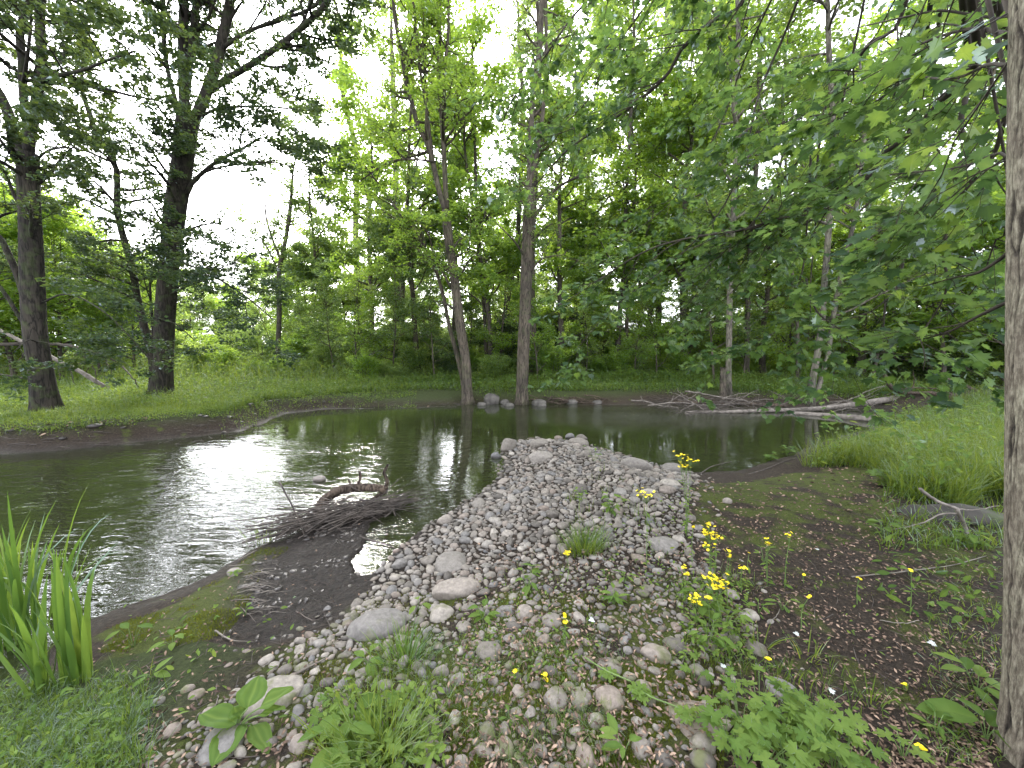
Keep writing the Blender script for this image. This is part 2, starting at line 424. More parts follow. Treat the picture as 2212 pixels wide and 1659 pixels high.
Z_soil = zpoly([(1500,1022),(1600,1018),(1700,988),(1900,975),(1960,1060),(1930,1110),(2150,1180),(2150,1659),(2150,1800),(1560,1800),(1600,1480),(1620,1400),(1560,1290),(1500,1200),(1490,1130)], 0)
Z_rgrass = zpoly([(1745,966),(1790,950),(1905,919),(1935,880),(2080,860),(2212,850),(2400,860),(2400,1150),(2150,1090),(1950,1085),(1940,1040),(1890,1000),(1820,985),(1760,980)], 0)

def height(x, y):
    sd = sdist(x, y, shore); far_ = sstep(4.5, 7, y); sd = sd + far_ * (.10 * fbm(x, y, 2.2, 3, 11) + .035 * fbm(x, y, 9, 3, 2)) + (1 - far_) * .018 * fbm(x, y, 14, 3, 2)
    near = sstep(-0.8, 0.8, (8.4 + 0.3 * x) - y) * sstep(-7.5, -4.5, x)
    wdt = (0.85 + .25 * fbm(x, y, 1.3, 2, 3)) * (1 - near) + 2.1 * near
    land = ZW + (0.36 + .05 * fbm(x, y, .8)) * sstep(0, 1, np.clip(sd / wdt, 0, 1)) ** .8 + 0.03 * np.clip(sd, 0, .5)
    flat = sstep(1.9, .7, np.hypot((x + 1.1) / 3.6, (y - 11.9) / 1.1)) * (1 - near)   # low mud beach on the far side
    land = land - flat * .22 * sstep(0, .4, sd)
    mud = sstep(0.22, -0.12, sdist(x, y, Z_mud)) * (y < 5.2) * (sd > 0)
    land = land * (1 - mud) + (ZW + 0.03 + .05 * sstep(0, .8, sd) + .013 * fbm(x, y, 20, 2, 5) + .022 * np.abs(fbm(x, y, 48, 3, 8)) * np.clip(sd * 12, 0, 1)) * mud
    land = land + np.clip(sd, 0, 1) * (.012 * fbm(x, y, 6, 3) * near + .035 * fbm(x, y, 2.2, 3, 7) * (1 - near)) + (1 - near) * np.clip(sd * 4, 0, 1) * (y < 18) * (.022 * fbm(x, y, 9, 4, 13)) + sstep(25, 80, y) * .5 * fbm(x, y, .08, 2)
    rb = sstep(.3, -.5, sdist(x, y, Z_rgrass)); land = land + rb * .06 * sstep(0, .6, sd)
    bed = ZW - .012 - np.minimum(.55, .2 * -sd) + .012 * fbm(x, y, 8, 3, 3) * np.clip(-sd * 3, 0, 1)
    return np.where(sd > 0, land, bed), sd, mud

def axis(lo, a, b, hi, step, g=1.09, mid=None):
    c = list(np.arange(a, b + 1e-6, step)); s = step
    while c[-1] < hi: s = min(s * g, 8); c.append(c[-1] + s)
    s = step; d = [a]
    while d[-1] > lo: s = min(s * g, 8); d.append(d[-1] - s)
    return np.array(d[:0:-1] + c)
gx = np.unique(np.round(np.r_[axis(-260, -9.5, 8.5, 260, .05), np.arange(-3.2, 1.0, .025)], 4)); gy = np.unique(np.round(np.r_[axis(-40, 0.9, 14.5, 300, .05), np.arange(1.5, 4.8, .025)], 4))
GX, GY = np.meshgrid(gx, gy)
GZ, GSD, GMUD = height(GX.ravel(), GY.ravel())
GZ = GZ.reshape(GX.shape)
def Hg(x, y):
    x = np.asarray(x, float); y = np.asarray(y, float)
    i = np.clip(np.searchsorted(gx, x) - 1, 0, len(gx) - 2); j = np.clip(np.searchsorted(gy, y) - 1, 0, len(gy) - 2)
    fx = (x - gx[i]) / (gx[i + 1] - gx[i]); fy = (y - gy[j]) / (gy[j + 1] - gy[j])
    return (GZ[j, i] * (1 - fx) + GZ[j, i + 1] * fx) * (1 - fy) + (GZ[j + 1, i] * (1 - fx) + GZ[j + 1, i + 1] * fx) * fy
def G(u, v):
    """where the sight line through photo place (u, v) meets the ground"""
    z = 0.0
    d = ray(u, v)
    t = np.concatenate([np.arange(.5, 20, .02), np.arange(20, 120, .1)])
    P = np.array([0, 0, CAM_H]) + t[:, None] * d
    k = np.argmax(P[:, 2] < np.maximum(Hg(P[:, 0], P[:, 1]), ZW))
    if k == 0: k = len(t) - 1
    return P[k]

fx, fy = GX.ravel(), GY.ravel()
nb = 0.12
z_st = sstep(nb, -nb, sdist(fx, fy, Z_stone)); z_ms = sstep(nb, -nb, sdist(fx, fy, Z_moss))
z_so = sstep(.15, -.15, sdist(fx, fy, Z_soil)); z_rg = sstep(nb, -nb, sdist(fx, fy, Z_rgrass))
z_wet = sstep(.30, .0, GSD + .08 * fbm(fx, fy, 5, 3, 4)) * (1 - .6 * z_st) * (GSD > -.2)
z_wet = np.maximum(z_wet, (GSD <= 0) * 1.0)
z_far = sstep(.25, .9, GSD) * (fy > 8.4 + .3 * fx)
mb = MB(); nx, ny = len(gx), len(gy)
ii = (np.arange(ny - 1)[:, None] * nx + np.arange(nx - 1)[None]).ravel()
mb.add(np.c_[fx, fy, GZ.ravel()], quads=np.c_[ii, ii + 1, ii + 1 + nx, ii + nx])
m, n, l = new_mat('ground')
tc = N_(n, 'TexCoord')
def att(a): return N_(n, 'Attribute', attribute_name=a).outputs['Fac']
def noise(sc, det=6, rough=.6):
    x = N_(n, 'TexNoise'); x.inputs['Scale'].default_value = sc; x.inputs['Detail'].default_value = det; x.inputs['Roughness'].default_value = rough
    l.new(tc.outputs['Object'], x.inputs['Vector']); return x.outputs['Fac']
def mix(f, a, b):
    x = N_(n, 'MixRGB')
    for i, q in enumerate((f, a, b)):
        if hasattr(q, 'links'): l.new(q, x.inputs[i])
        else: x.inputs[i].default_value = q if not isinstance(q, tuple) else (*q, 1)
    return x.outputs[0]
def mth(op, a, b, c=None, clamp=False):
    x = N_(n, 'Math', operation=op); x.use_clamp = clamp
    for i, q in enumerate((a, b, c)):
        if q is None: continue
        if hasattr(q, 'links'): l.new(q, x.inputs[i])
        else: x.inputs[i].default_value = q
    return x.outputs[0]
nA, nB, nC, nD = noise(3.2, 8), noise(38, 6, .7), noise(1.1, 5), noise(120, 4, .7)
soil = ramp(n, [(.3, (.015, .011, .008)), (.52, (.040, .029, .020)), (.75, (.10, .075, .053))]); l.new(nB, soil.inputs[0])
mossr = ramp(n, [(.3, (.030, .040, .008)), (.55, (.075, .095, .015)), (.75, (.13, .15, .03))]); l.new(nD, mossr.inputs[0])
mudr = ramp(n, [(.35, (.007, .005, .004)), (.5, (.022, .017, .014)), (.68, (.058, .045, .036))]); l.new(nB, mudr.inputs[0])
grs = ramp(n, [(.3, (.020, .030, .008)), (.7, (.06, .085, .02))]); l.new(nB, grs.inputs[0])
bedr = ramp(n, [(.3, (.030, .028, .012)), (.7, (.085, .075, .035))]); l.new(nA, bedr.inputs[0])
mossf = mth('MULTIPLY_ADD', att('moss'), .55, nA)          # patchy
mossf = mth('MULTIPLY', mth('SUBTRACT', mossf, .62), 9.0, clamp=True)
c = mix(mossf, soil.outputs[0], mossr.outputs[0])
c = mix(mth('MULTIPLY', att('grassy'), .85), c, grs.outputs[0])
c = mix(att('mud'), c, mudr.outputs[0])
c = mix(mth('MULTIPLY', att('wet'), .75), c, mix(.5, mudr.outputs[0], c))
c = mix(att('bed'), c, bedr.outputs[0])
p = N_(n, 'BsdfPrincipled'); l.new(c, p.inputs['Base Color'])
rg = mth('MULTIPLY_ADD', mth('MULTIPLY', mth('MAXIMUM', att('mud'), att('wet')), nA), -.95, .95); l.new(rg, p.inputs['Roughness']); p.inputs['Specular IOR Level'].default_value = .28
hs = mth('MULTIPLY_ADD', nB, 1.0, mth('MULTIPLY', nD, .4))
b = N_(n, 'Bump'); b.inputs['Strength'].default_value = 1.0; b.inputs['Distance'].default_value = .045; l.new(hs, b.inputs['Height']); l.new(b.outputs[0], p.inputs['Normal'])
o = N_(n, 'OutputMaterial'); l.new(p.outputs[0], o.inputs['Surface'])
moss_a = np.clip(z_ms * .75 + z_so * .30 * (1 - sstep(4, 2.2, fy)) + z_so * .12 + z_st * .38 * sstep(3.0, 2.0, fy) + z_so * .3 * sstep(.5, 1.6, fx - fy * .8), 0, 1)
gr_a = np.clip(z_far + z_rg + sstep(-1.2, -1.7, fx) * (fy < 2.1), 0, 1)
ground = mb.obj('ground', m, extra=dict(moss=moss_a, grassy=gr_a, mud=GMUD, wet=z_wet, bed=sstep(-.03, -.25, GSD)))
tag(ground, 'ground of dark soil, mud, moss and meadow around the creek', kind='structure')

# water sheet
mb = MB(); mb.add([(-60, -5, ZW), (14, -5, ZW), (14, 17, ZW), (-60, 17, ZW)], quads=[(0, 1, 2, 3)])
m, n, l = new_mat('water')
tc = N_(n, 'TexCoord')
def wnoise(sx, sy, det, rot=0.0, rough=.5, dist=0.0):
    mp = N_(n, 'Mapping'); mp.inputs['Scale'].default_value = (sx, sy, 1); mp.inputs['Rotation'].default_value = (0, 0, rot)
    x = N_(n, 'TexNoise'); x.inputs['Scale'].default_value = 1; x.inputs['Detail'].default_value = det; x.inputs['Roughness'].default_value = rough; x.inputs['Distortion'].default_value = dist
    l.new(tc.outputs['Object'], mp.inputs[0]); l.new(mp.outputs[0], x.inputs['Vector']); return x.outputs['Fac']
big = wnoise(.35, .5, 2)
bm = ramp(n, [(.38, (.35, .35, .35)), (.62, (1, 1, 1))]); l.new(big, bm.inputs[0])
w1 = wnoise(3.2, 10, 2, .28, .5, .5); w2 = wnoise(11, 30, 2, -.15, .5, .4); w3 = wnoise(1.4, 3.2, 2, .1)
hgt = mth('MULTIPLY_ADD', w1, 1.0, mth('MULTIPLY_ADD', w2, .30, mth('MULTIPLY', w3, 1.4)))
# riffle near the brush pile and below the far bank
geo = N_(n, 'NewGeometry'); sep = N_(n, 'SeparateXYZ'); l.new(geo.outputs['Position'], sep.inputs[0])
def gauss(ax, c, w):
    d = mth('DIVIDE', mth('SUBTRACT', sep.outputs[ax], c), w); return mth('EXPONENT', mth('MULTIPLY', mth('MULTIPLY', d, d), -1.0), 0)
cal = N_(n, 'MapRange'); cal.inputs['From Min'].default_value = 5.0; cal.inputs['From Max'].default_value = 8.5; cal.inputs['To Min'].default_value = 1.0; cal.inputs['To Max'].default_value = .18
l.new(sep.outputs['Y'], cal.inputs['Value'])
pud = N_(n, 'MapRange'); pud.inputs['From Min'].default_value = -1.9; pud.inputs['From Max'].default_value = -.6; pud.inputs['To Min'].default_value = 1.0; pud.inputs['To Max'].default_value = .3
l.new(sep.outputs['X'], pud.inputs['Value'])
hh = mth('MULTIPLY', mth('MULTIPLY', hgt, bm.outputs[0]), mth('MULTIPLY', cal.outputs[0], pud.outputs[0]))
rif = mth('MULTIPLY', gauss('X', 3.3, 2.0), gauss('Y', 10.4, 1.1))
w4 = wnoise(9, 22, 4, 0, .65, 1.0)
hh = mth('MULTIPLY_ADD', mth('MULTIPLY', w4, rif), 2.2, hh)
b = N_(n, 'Bump'); b.inputs['Strength'].default_value = 1.0; b.inputs['Distance'].default_value = .022; l.new(hh, b.inputs['Height'])
gl = N_(n, 'BsdfGlossy'); gl.inputs['Roughness'].default_value = .02; l.new(b.outputs[0], gl.inputs['Normal']); gl.inputs['Color'].default_value = (.95, .97, 1, 1)
tr = N_(n, 'BsdfTransparent'); tr.inputs['Color'].default_value = (.42, .42, .26, 1)
df = N_(n, 'BsdfDiffuse'); df.inputs['Color'].default_value = (.062, .074, .032, 1)
mw = N_(n, 'MixShader'); mw.inputs[0].default_value = .28; l.new(tr.outputs[0], mw.inputs[1]); l.new(df.outputs[0], mw.inputs[2])
fr = N_(n, 'Fresnel'); fr.inputs['IOR'].default_value = 1.40; l.new(b.outputs[0], fr.inputs['Normal'])
fb = mth('MULTIPLY_ADD', fr.outputs[0], 1.1, .04, clamp=True)
mx = N_(n, 'MixShader'); l.new(fb, mx.inputs[0]); l.new(mw.outputs[0], mx.inputs[1]); l.new(gl.outputs[0], mx.inputs[2])
o = N_(n, 'OutputMaterial'); l.new(mx.outputs[0], o.inputs['Surface'])
water = mb.obj('water', m, smooth=False)
tag(water, 'rippling green creek water reflecting trees and white sky', kind='structure')
# ---------------------------------------------------------------- trees
def resample(path, n): return smooth_path(path, n)
def spawn(paths, rads, dens, length, ang, flat, up, wob, trop, rmax, r, n=5, t0=.15, taper=.75, rfrac=.6):
    """children of many parent paths at once"""
    B, m, _ = paths.shape
    L = np.linalg.norm(np.diff(paths, axis=1), axis=2).sum(1)
    cnt = np.maximum(0, np.floor(dens * L * (1 - t0) + r.random(B))).astype(int)
    idx = np.repeat(np.arange(B), cnt); C_ = len(idx)
    if C_ == 0: return np.zeros((0, n, 3)), np.zeros((0, n))
    t = t0 + (1 - t0) * r.random(C_) ** .9
    f = t * (m - 1); i = np.minimum(f.astype(int), m - 2); f = (f - i)[:, None]
    p = paths[idx, i] * (1 - f) + paths[idx, i + 1] * f
    T = nrm(paths[idx, i + 1] - paths[idx, i]); rr = rads[idx, i] * (1 - f[:, 0]) + rads[idx, i + 1] * f[:, 0]
    q = r.normal(size=(C_, 3)); q = nrm(q - T * np.sum(q * T, -1, keepdims=True))
    a = (ang * r.uniform(.7, 1.25, C_))[:, None]
    d = T * np.cos(a) + q * np.sin(a); d[:, 2] = d[:, 2] * flat + up; d = nrm(d)
    ln = length * r.uniform(.55, 1.25, C_) * (1.12 - taper * t)
    out = [p]
    for k in range(n - 1):
        d = nrm(d + r.normal(size=(C_, 3)) * wob + np.array([0, 0, trop]))
        p = p + d * (ln / (n - 1))[:, None]; out.append(p)
    r0 = np.minimum(rr * rfrac, rmax)[:, None]
    return np.stack(out, 1), r0 * np.linspace(1, .3, n)[None]

def leaf_cloud(paths, per, size, r, spread=.06, up=1.0, tilt=.55, droop=0.0, lo=.1, along=.6):
    B, m, _ = paths.shape
    if B == 0: return None
    idx = np.repeat(np.arange(B), per); N = len(idx)
    t = lo + (1 - lo) * r.random(N); f = t * (m - 1); i = np.minimum(f.astype(int), m - 2); f = (f - i)[:, None]
    p = paths[idx, i] * (1 - f) + paths[idx, i + 1] * f
    T = nrm(paths[idx, i + 1] - paths[idx, i])
    d = r.normal(size=(N, 3)); d[:, 2] *= .35
    a = nrm(T * along + nrm(d)); a[:, 2] -= droop; a = nrm(a)
    p = p + r.normal(size=(N, 3)) * np.array([spread, spread, spread * .5])
    nn = r.normal(size=(N, 3)) * tilt + np.array([0, 0, up])
    tb = np.repeat(r.uniform(0, 1, B), per)
    tint = np.clip(.25 + .3 * tb + r.normal(0, .16, N), 0, 1)
    return p, a, nn, size * r.uniform(.6, 1.25, N), tint

def lobes(flare, k, ph, h=.35):
    def f(th, z, t): return 1 + flare * np.exp(-np.maximum(z, 0) / h) * (1 + .45 * np.cos(k * th + ph) + .2 * np.cos((k + 3) * th + 2 * ph)) + .035 * np.cos(4 * th + z * 2 + ph) + .02 * np.cos(9 * th + ph)
    return f

CROWN = dict(d1=1.9, l1=2.0, a1=.95, d2=3.0, l2=.95, d3=4.5, l3=.38, leaf=.10, per=13, twig=True, flat1=.55, up1=.12, trop=.02, tilt=.5, spread=.07, t0=.15)
def crown_from(tb, stems, r, lm, P, mb, tmpl=LEAF_Q, l1_from=0.0):
    """stems: list of (path, radii, t0).  adds limbs, branches, twigs to tb and leaves to mb"""
    for path, rad, t0 in stems:
        a, ra = spawn(path[None], rad[None], P['d1'], P['l1'], P['a1'], P['flat1'], P['up1'], .16, P['trop'], .05, r, 6, t0, .55)
        b, rb = spawn(a, ra, P['d2'], P['l2'], .9, .55, .04, .18, P['trop'], .018, r, 5, .12)
        c_, rc = spawn(b, rb, P['d3'], P['l3'], .85, .45, .02, .2, 0, .006, r, 4, .1)
        tb.add_batch(a, ra, 5); tb.add_batch(b, rb, 4)
        if P['twig']: tb.add_batch(c_, np.maximum(rc, .0022), 3)
        ends = a[:, -3:, :]
        lc = leaf_cloud(c_, P['per'], P['leaf'], r, P['spread'], tilt=P['tilt'])
        if lc: leaves(mb, tmpl, *lc)
        lc = leaf_cloud(ends, P['per'] * 2, P['leaf'], r, P['spread'] * 1.5, tilt=P['tilt'])
        if lc: leaves(mb, tmpl, *lc)

def stem_path(pts, Y, n=None, above=0.0, base=None, r=None, lean=(0, 0)):
    """pts: (u, v) or (u, v, dY) places; Y the tree's distance"""
    out = [] if base is None else [base]
    for q in pts: out.append(W(q[0], q[1], Y + (q[2] if len(q) > 2 else 0)))
    out = np.array(out)
    if above:
        d = nrm(out[-1] - out[-2]); d = nrm(d * [.6, .6, 1] + [lean[0], lean[1], .25]); st = 3
        for k in range(st):
            d = nrm(d + (r or rng).normal(size=3) * .08); out = np.vstack([out, out[-1] + d * above / st])
    return smooth_path(out, n or max(6, len(out) * 3))

def real_tree(name, label, cat, mat, lm, stems, seed, P=None, flare=.5, tmpl=LEAF_Q, group=None, basepx=None, segs=14, limbs=(), rootlobe=5, flh=.35):
    """stems: dicts(pts, w0, w1 px, Y, above, t0); the first one stands on the ground"""
    r = np.random.default_rng(seed); P = {**CROWN, **(P or {})}
    g = G(*basepx); root = g.copy(); root[2] -= .08
    Y0 = g[1]
    t = thing(name, label, cat, root, group)
    tb = Tubes(); mb = MB(); cs = []
    for i, s in enumerate(stems):
        Y = Y0 + s.get('dY', 0)
        pts = s['pts']
        path = stem_path(pts, Y, above=s.get('above', 0), base=root if s.get('base') else None, r=r, n=s.get('n'))
        um = min(abs(np.mean([q[0] for q in pts]) - 1106), 1100); ct = FPX / math.hypot(FPX, um)     # a post off the optical axis looks wider than it is
        w0 = s['w0'] * Y / FPX / 2 * ct; w1 = s['w1'] * Y / FPX / 2 * ct
        rad = np.linspace(0, 1, len(path)); rad = w0 + (w1 - w0) * rad
        if s.get('above'): rad = np.where(np.linspace(0, 1, len(path)) > .75, rad * np.interp(np.linspace(0, 1, len(path)), [.75, 1], [1, .25]), rad)
        if s.get('base'): 
            tb.add(resample(path, 26), np.interp(np.linspace(0, 1, 26), np.linspace(0, 1, len(rad)), rad), segs * 2, 0, lobes(flare, rootlobe, seed, flh))
        else: tb.add(path, rad, max(6, segs - 4 if w0 > .05 else 6))
        if s.get('t0', .2) is not None: cs.append((path, rad, s.get('t0', .2)))
    crown_from(tb, cs, r, lm, P, mb, tmpl)
    tb.obj('trunk', mat, t, root)
    for v in mb.V: v -= root.astype(np.float32)
    mb.obj('crown', lm, t, smooth=False)
    return t

S = dict
# the tree at the left edge
real_tree('maple_tree', 'dark thick maple at the left edge with low bare side limbs', 'tree', M_bark_maple, M_leaf_dark, [
  S(pts=[(88,800),(76,720),(70,600),(66,500),(62,400),(60,330)], w0=62, w1=50, base=1, t0=.55),
  S(pts=[(60,345),(57,260),(50,200),(48,133),(43,73),(53,33),(60,0)], w0=22, w1=15, above=3.5),
  S(pts=[(60,345),(67,283),(77,233),(83,187),(90,133),(88,83),(88,0)], w0=28, w1=18, above=4),
  S(pts=[(56,345),(33,300),(20,250),(0,205),(-30,150)], w0=30, w1=18, above=3.5),
  S(pts=[(50,200),(110,167,-.5),(173,153,-1),(233,130,-1.4),(293,110,-1.8)], w0=12, w1=4),
  S(pts=[(52,640),(40,600),(20,553),(0,515),(-40,470)], w0=20, w1=12, t0=.5, above=1.5),
  S(pts=[(52,700),(43,686),(0,620),(-50,570)], w0=13, w1=9, t0=.5),
  S(pts=[(62,818),(0,809),(-50,800)], w0=9, w1=6, t0=None),
  S(pts=[(88,655),(100,650),(133,636,-.3),(173,643,-.5),(233,680,-.8),(283,730,-1),(322,775,-1.1)], w0=6, w1=2.5, t0=.6),
  S(pts=[(75,350),(105,325,-.4),(160,320,-.8),(230,345,-1.2)], w0=8, w1=2, t0=.2),
  S(pts=[(85,740),(60,735,-.5),(30,760,-1)], w0=6, w1=2, t0=.1),
  ], 3, basepx=(100, 888), flare=.42, P=dict(per=28, d1=3.3, leaf=.088))
# the large leaning maple beside it
T2 = real_tree('maple_tree', 'large dark maple with flared roots, forking into tall stems before the white sky', 'tree', M_bark_maple, M_leaf_dark, [
  S(pts=[(352,800),(356,700),(363,600),(371,533),(377,467),(387,400),(397,333),(402,280),(410,245)], w0=43, w1=50, base=1, t0=.45, n=30),
  S(pts=[(404,262),(398,215),(396,160),(395,100),(397,30),(397,0)], w0=25, w1=17, above=4.5),
  S(pts=[(404,200),(410,130),(417,83),(425,0)], w0=17, w1=15, above=4),
  S(pts=[(395,260),(378,213),(360,140),(353,67),(350,0)], w0=12, w1=8, above=3.5),
  S(pts=[(416,262),(430,240),(443,207),(467,140),(480,83),(497,0)], w0=26, w1=15, above=4.5),
  S(pts=[(456,196),(490,170,-.2),(520,153,-.4),(583,113,-.8),(643,67,-1),(710,0,-1.3)], w0=14, w1=9, above=2.5),
  S(pts=[(478,110),(483,103),(533,70,-.4),(600,43,-.7),(653,27,-1)], w0=9, w1=5, above=1.5),
  S(pts=[(403,420),(408,410),(420,390),(467,350,-.3),(520,323,-.5),(562,298,-.8)], w0=12, w1=5),
  S(pts=[(425,392),(433,377),(483,360,-.5),(583,350,-1),(640,365,-1.4)], w0=6, w1=2.5),
  S(pts=[(428,262),(443,247),(483,233,-.4),(567,230,-.9),(640,235,-1.3)], w0=7, w1=3),
  S(pts=[(380,390),(367,383),(333,333,.3),(293,283,.6),(277,260,.7)], w0=8, w1=4),
  S(pts=[(372,560),(400,570,-.4),(450,590,-.9),(530,640,-1.3),(590,690,-1.6)], w0=7, w1=2.5, t0=.1),
  S(pts=[(360,640),(400,620,-.4),(460,600,-.9),(520,590,-1.2)], w0=5, w1=2, t0=.1),
  S(pts=[(352,570),(330,540,-.4),(290,520,-.8),(230,520,-1.4)], w0=6, w1=2, t0=.1),
  S(pts=[(356,700),(345,690,-.4),(380,700,-.9),(420,735,-1.2)], w0=4, w1=2, t0=.2),
  ], 5, basepx=(345, 856), flare=.55, P=dict(per=28, d1=3.3, leaf=.088), flh=.45)
real_tree('maple_tree', 'slimmer dark maple stem leaning left from the foot of the large forked maple', 'tree', M_bark_maple, M_leaf_dark, [
  S(pts=[(332,800),(327,766),(310,700),(293,626),(288,586),(273,533),(263,500),(253,450),(252,367),(233,327),(207,283),(187,227),(180,213)], w0=22, w1=9, base=1, t0=.25, above=2.5, n=34),
  S(pts=[(330,766),(330,703),(325,640),(326,600),(340,560)], w0=9, w1=4, t0=.4),
  S(pts=[(252,440),(230,420),(190,400,-.5),(140,395,-1)], w0=7, w1=3),
  S(pts=[(286,590),(250,570,-.5),(200,560,-1),(150,575,-1.4)], w0=6, w1=2),
  ], 6, basepx=(330, 850), flare=.25, P=dict(per=28, d1=3.6, leaf=.088))

BR = dict(per=19, leaf=.09, d1=2.5, l1=1.9, up1=.2, spread=.09)
T3 = real_tree('young_maple', 'grey maple on the far waterline, splitting into a bundle of tall thin stems', 'tree', M_bark_grey, M_leaf_bright, [
  S(pts=[(1009,840),(1007,786),(994,703),(984,620),(974,553),(967,500),(964,455)], w0=21, w1=18, base=1, t0=.45, n=24),
  S(pts=[(964,462),(950,417),(937,360),(920,300),(904,277),(880,180),(867,117),(854,43)], w0=12, w1=6, above=3),
  S(pts=[(937,360),(927,283),(919,217),(907,150),(897,43)], w0=8, w1=5, above=3),
  S(pts=[(920,220),(918,160),(917,100),(910,0)], w0=7, w1=4, above=3),
  S(pts=[(965,450),(962,400),(959,333),(954,250),(947,167),(950,60)], w0=11, w1=5, above=3),
  S(pts=[(957,260),(959,150),(967,93),(970,0)], w0=7, w1=5, above=3),
  S(pts=[(976,625),(960,595),(950,576),(935,540),(925,500,-.5)], w0=6, w1=3),
  S(pts=[(940,350),(900,345,-.5),(840,350,-.8),(780,390,-1)], w0=5, w1=2),
  S(pts=[(972,560),(1010,545,-.5),(1050,560,-.8)], w0=4, w1=2),
  S(pts=[(958,265),(990,222,-.5),(1030,205,-.8)], w0=4, w1=2),
  ], 7, basepx=(1010, 872), flare=.6, P=BR, flh=.25)
real_tree('young_maple', 'thin leaning maple stem standing against the grey multi-stemmed maple on the far bank', 'tree', M_bark_grey, M_leaf_bright, [
  S(pts=[(1000,826),(987,766),(970,703),(957,636),(940,580),(924,553),(900,500),(870,470)], w0=10, w1=5, base=1, t0=.5, above=2),
  ], 8, basepx=(1003, 858), flare=.3, P=BR)
real_tree('silver_maple', 'straight pale grey trunk at the far waterline with a swollen broken top', 'tree', M_bark_grey, M_leaf_maple, [
  S(pts=[(1129,800),(1131,740),(1135,653),(1139,553),(1142,480),(1143,430),(1144,408)], w0=25, w1=25, base=1, t0=.6, n=24),
  S(pts=[(1143,440),(1144,380),(1146,300),(1154,167),(1167,100),(1170,0)], w0=13, w1=7, above=4),
  S(pts=[(1143,400),(1160,330),(1174,230),(1180,120),(1178,0)], w0=9, w1=6, above=4),
  S(pts=[(1148,475),(1157,465),(1184,427),(1204,405),(1250,380,-.5)], w0=9, w1=4),
  S(pts=[(1137,560),(1110,520,-.4),(1070,480,-.8),(1040,450,-1)], w0=5, w1=2),
  S(pts=[(1136,600),(1170,560,-.4),(1220,550,-.8)], w0=5, w1=2),
  ], 9, basepx=(1127, 873), flare=.35, P={**BR, 'd1': 1.7}, flh=.3)
real_tree('silver_maple', 'grey trunk half hidden just behind the broken-topped pale trunk', 'tree', M_bark_grey, M_leaf_maple, [
  S(pts=[(1150,780),(1150,700),(1148,620),(1150,500),(1160,300),(1165,100),(1160,0)], w0=16, w1=8, base=1, above=3, t0=.3)], 10, basepx=(1150, 822), flare=.2, P=BR)

def simple_trunk(name, label, mat, lm, pts, w0, w1, base, seed, cat='tree', P=None, above=4, t0=.3, flare=.25, extra=()):
    return real_tree(name, label, cat, mat, lm, [S(pts=pts, w0=w0, w1=w1, base=1, above=above, t0=t0)] + list(extra), seed, basepx=base, flare=flare, segs=9, P={**dict(per=26, leaf=.125, d1=2.0, l1=2.6, d2=2.2, l2=1.2, d3=3, l3=.5, twig=False, spread=.14), **(P or {})})
simple_trunk('slender_tree', 'lone slender tree at the edge of the bright clearing, right of the forked maple', M_bark_thin, M_leaf_maple, [(603,686),(603,586),(610,553),(620,500),(628,440),(632,380)], 12, 7, (598,797), 21, above=2, t0=.35,
   extra=[S(pts=[(606,600),(580,540),(560,510)], w0=5, w1=3), S(pts=[(606,560),(590,520),(575,470),(572,420)], w0=7, w1=3)])
simple_trunk('ash_tree', 'left trunk of the tall dark pair rising from the shrubs', M_bark_thin, M_leaf_bright, [(774,653),(770,553),(768,467),(770,330),(740,200),(735,60)], 15, 8, (777,783), 22, t0=.45)
simple_trunk('ash_tree', 'right trunk of the tall dark pair rising from the shrubs', M_bark_thin, M_leaf_bright, [(857,636),(857,553),(854,333),(850,200),(845,60)], 17, 9, (854,788), 23, t0=.5)
simple_trunk('ash_tree', 'thin brown trunk just right of the multi-stemmed grey maple', M_bark_thin, M_leaf_bright, [(1050,760),(1047,686),(1040,586),(1030,480),(1026,300),(1020,100)], 8, 5, (1050,815), 24, t0=.35)
simple_trunk('ash_tree', 'dark crooked trunk between the thin brown one and the pale broken-topped one', M_bark_thin, M_leaf_maple, [(1105,740),(1097,640),(1114,570),(1120,480),(1130,250),(1120,80)], 11, 7, (1107,806), 25, t0=.4)
simple_trunk('ash_tree', 'short slim dark trunk alone in the bright meadow right of the pale trunk', M_bark_thin, M_leaf_bright, [(1354,720),(1355,640),(1350,500),(1360,300),(1370,100)], 8, 6, (1355,815), 26, t0=.25)
simple_trunk('ash_tree', 'sturdier dark trunk beside the round bright bush in the meadow', M_bark_thin, M_leaf_bright, [(1422,720),(1424,600),(1425,400),(1440,200),(1440,0)], 14, 9, (1419,806), 27, t0=.25)
simple_trunk('silver_maple', 'pale slim trunk next to the broken stump behind the brush pile', M_bark_pale, M_leaf_maple, [(1574,780),(1575,720),(1578,586),(1585,450),(1590,250),(1595,60)], 14, 8, (1574,852), 28, t0=.3)
simple_trunk('ash_tree', 'grey-brown trunk standing right of the pale one behind the brush pile', M_bark_thin, M_leaf_bright, [(1614,750),(1615,686),(1618,586),(1630,420),(1640,200),(1640,40)], 13, 8, (1613,822), 29, t0=.25)
simple_trunk('ash_tree', 'small brown trunk left of the leaning pale pair', M_bark_thin, M_leaf_bright, [(1723,780),(1722,700),(1712,600),(1700,400),(1690,200)], 8, 5, (1722,828), 30, t0=.3)
simple_trunk('silver_maple', 'pale double trunk leaning right, rooted in the water behind the fallen logs', M_bark_pale, M_leaf_maple, [(1752,836),(1762,786),(1775,703),(1780,620),(1790,500),(1800,300),(1790,100)], 16, 10, (1750,878), 31, t0=.35, flare=.6,
   extra=[S(pts=[(1756,872),(1762,860),(1775,813),(1788,770),(1797,703),(1815,600),(1850,450),(1870,250)], w0=13, w1=7, above=3)])

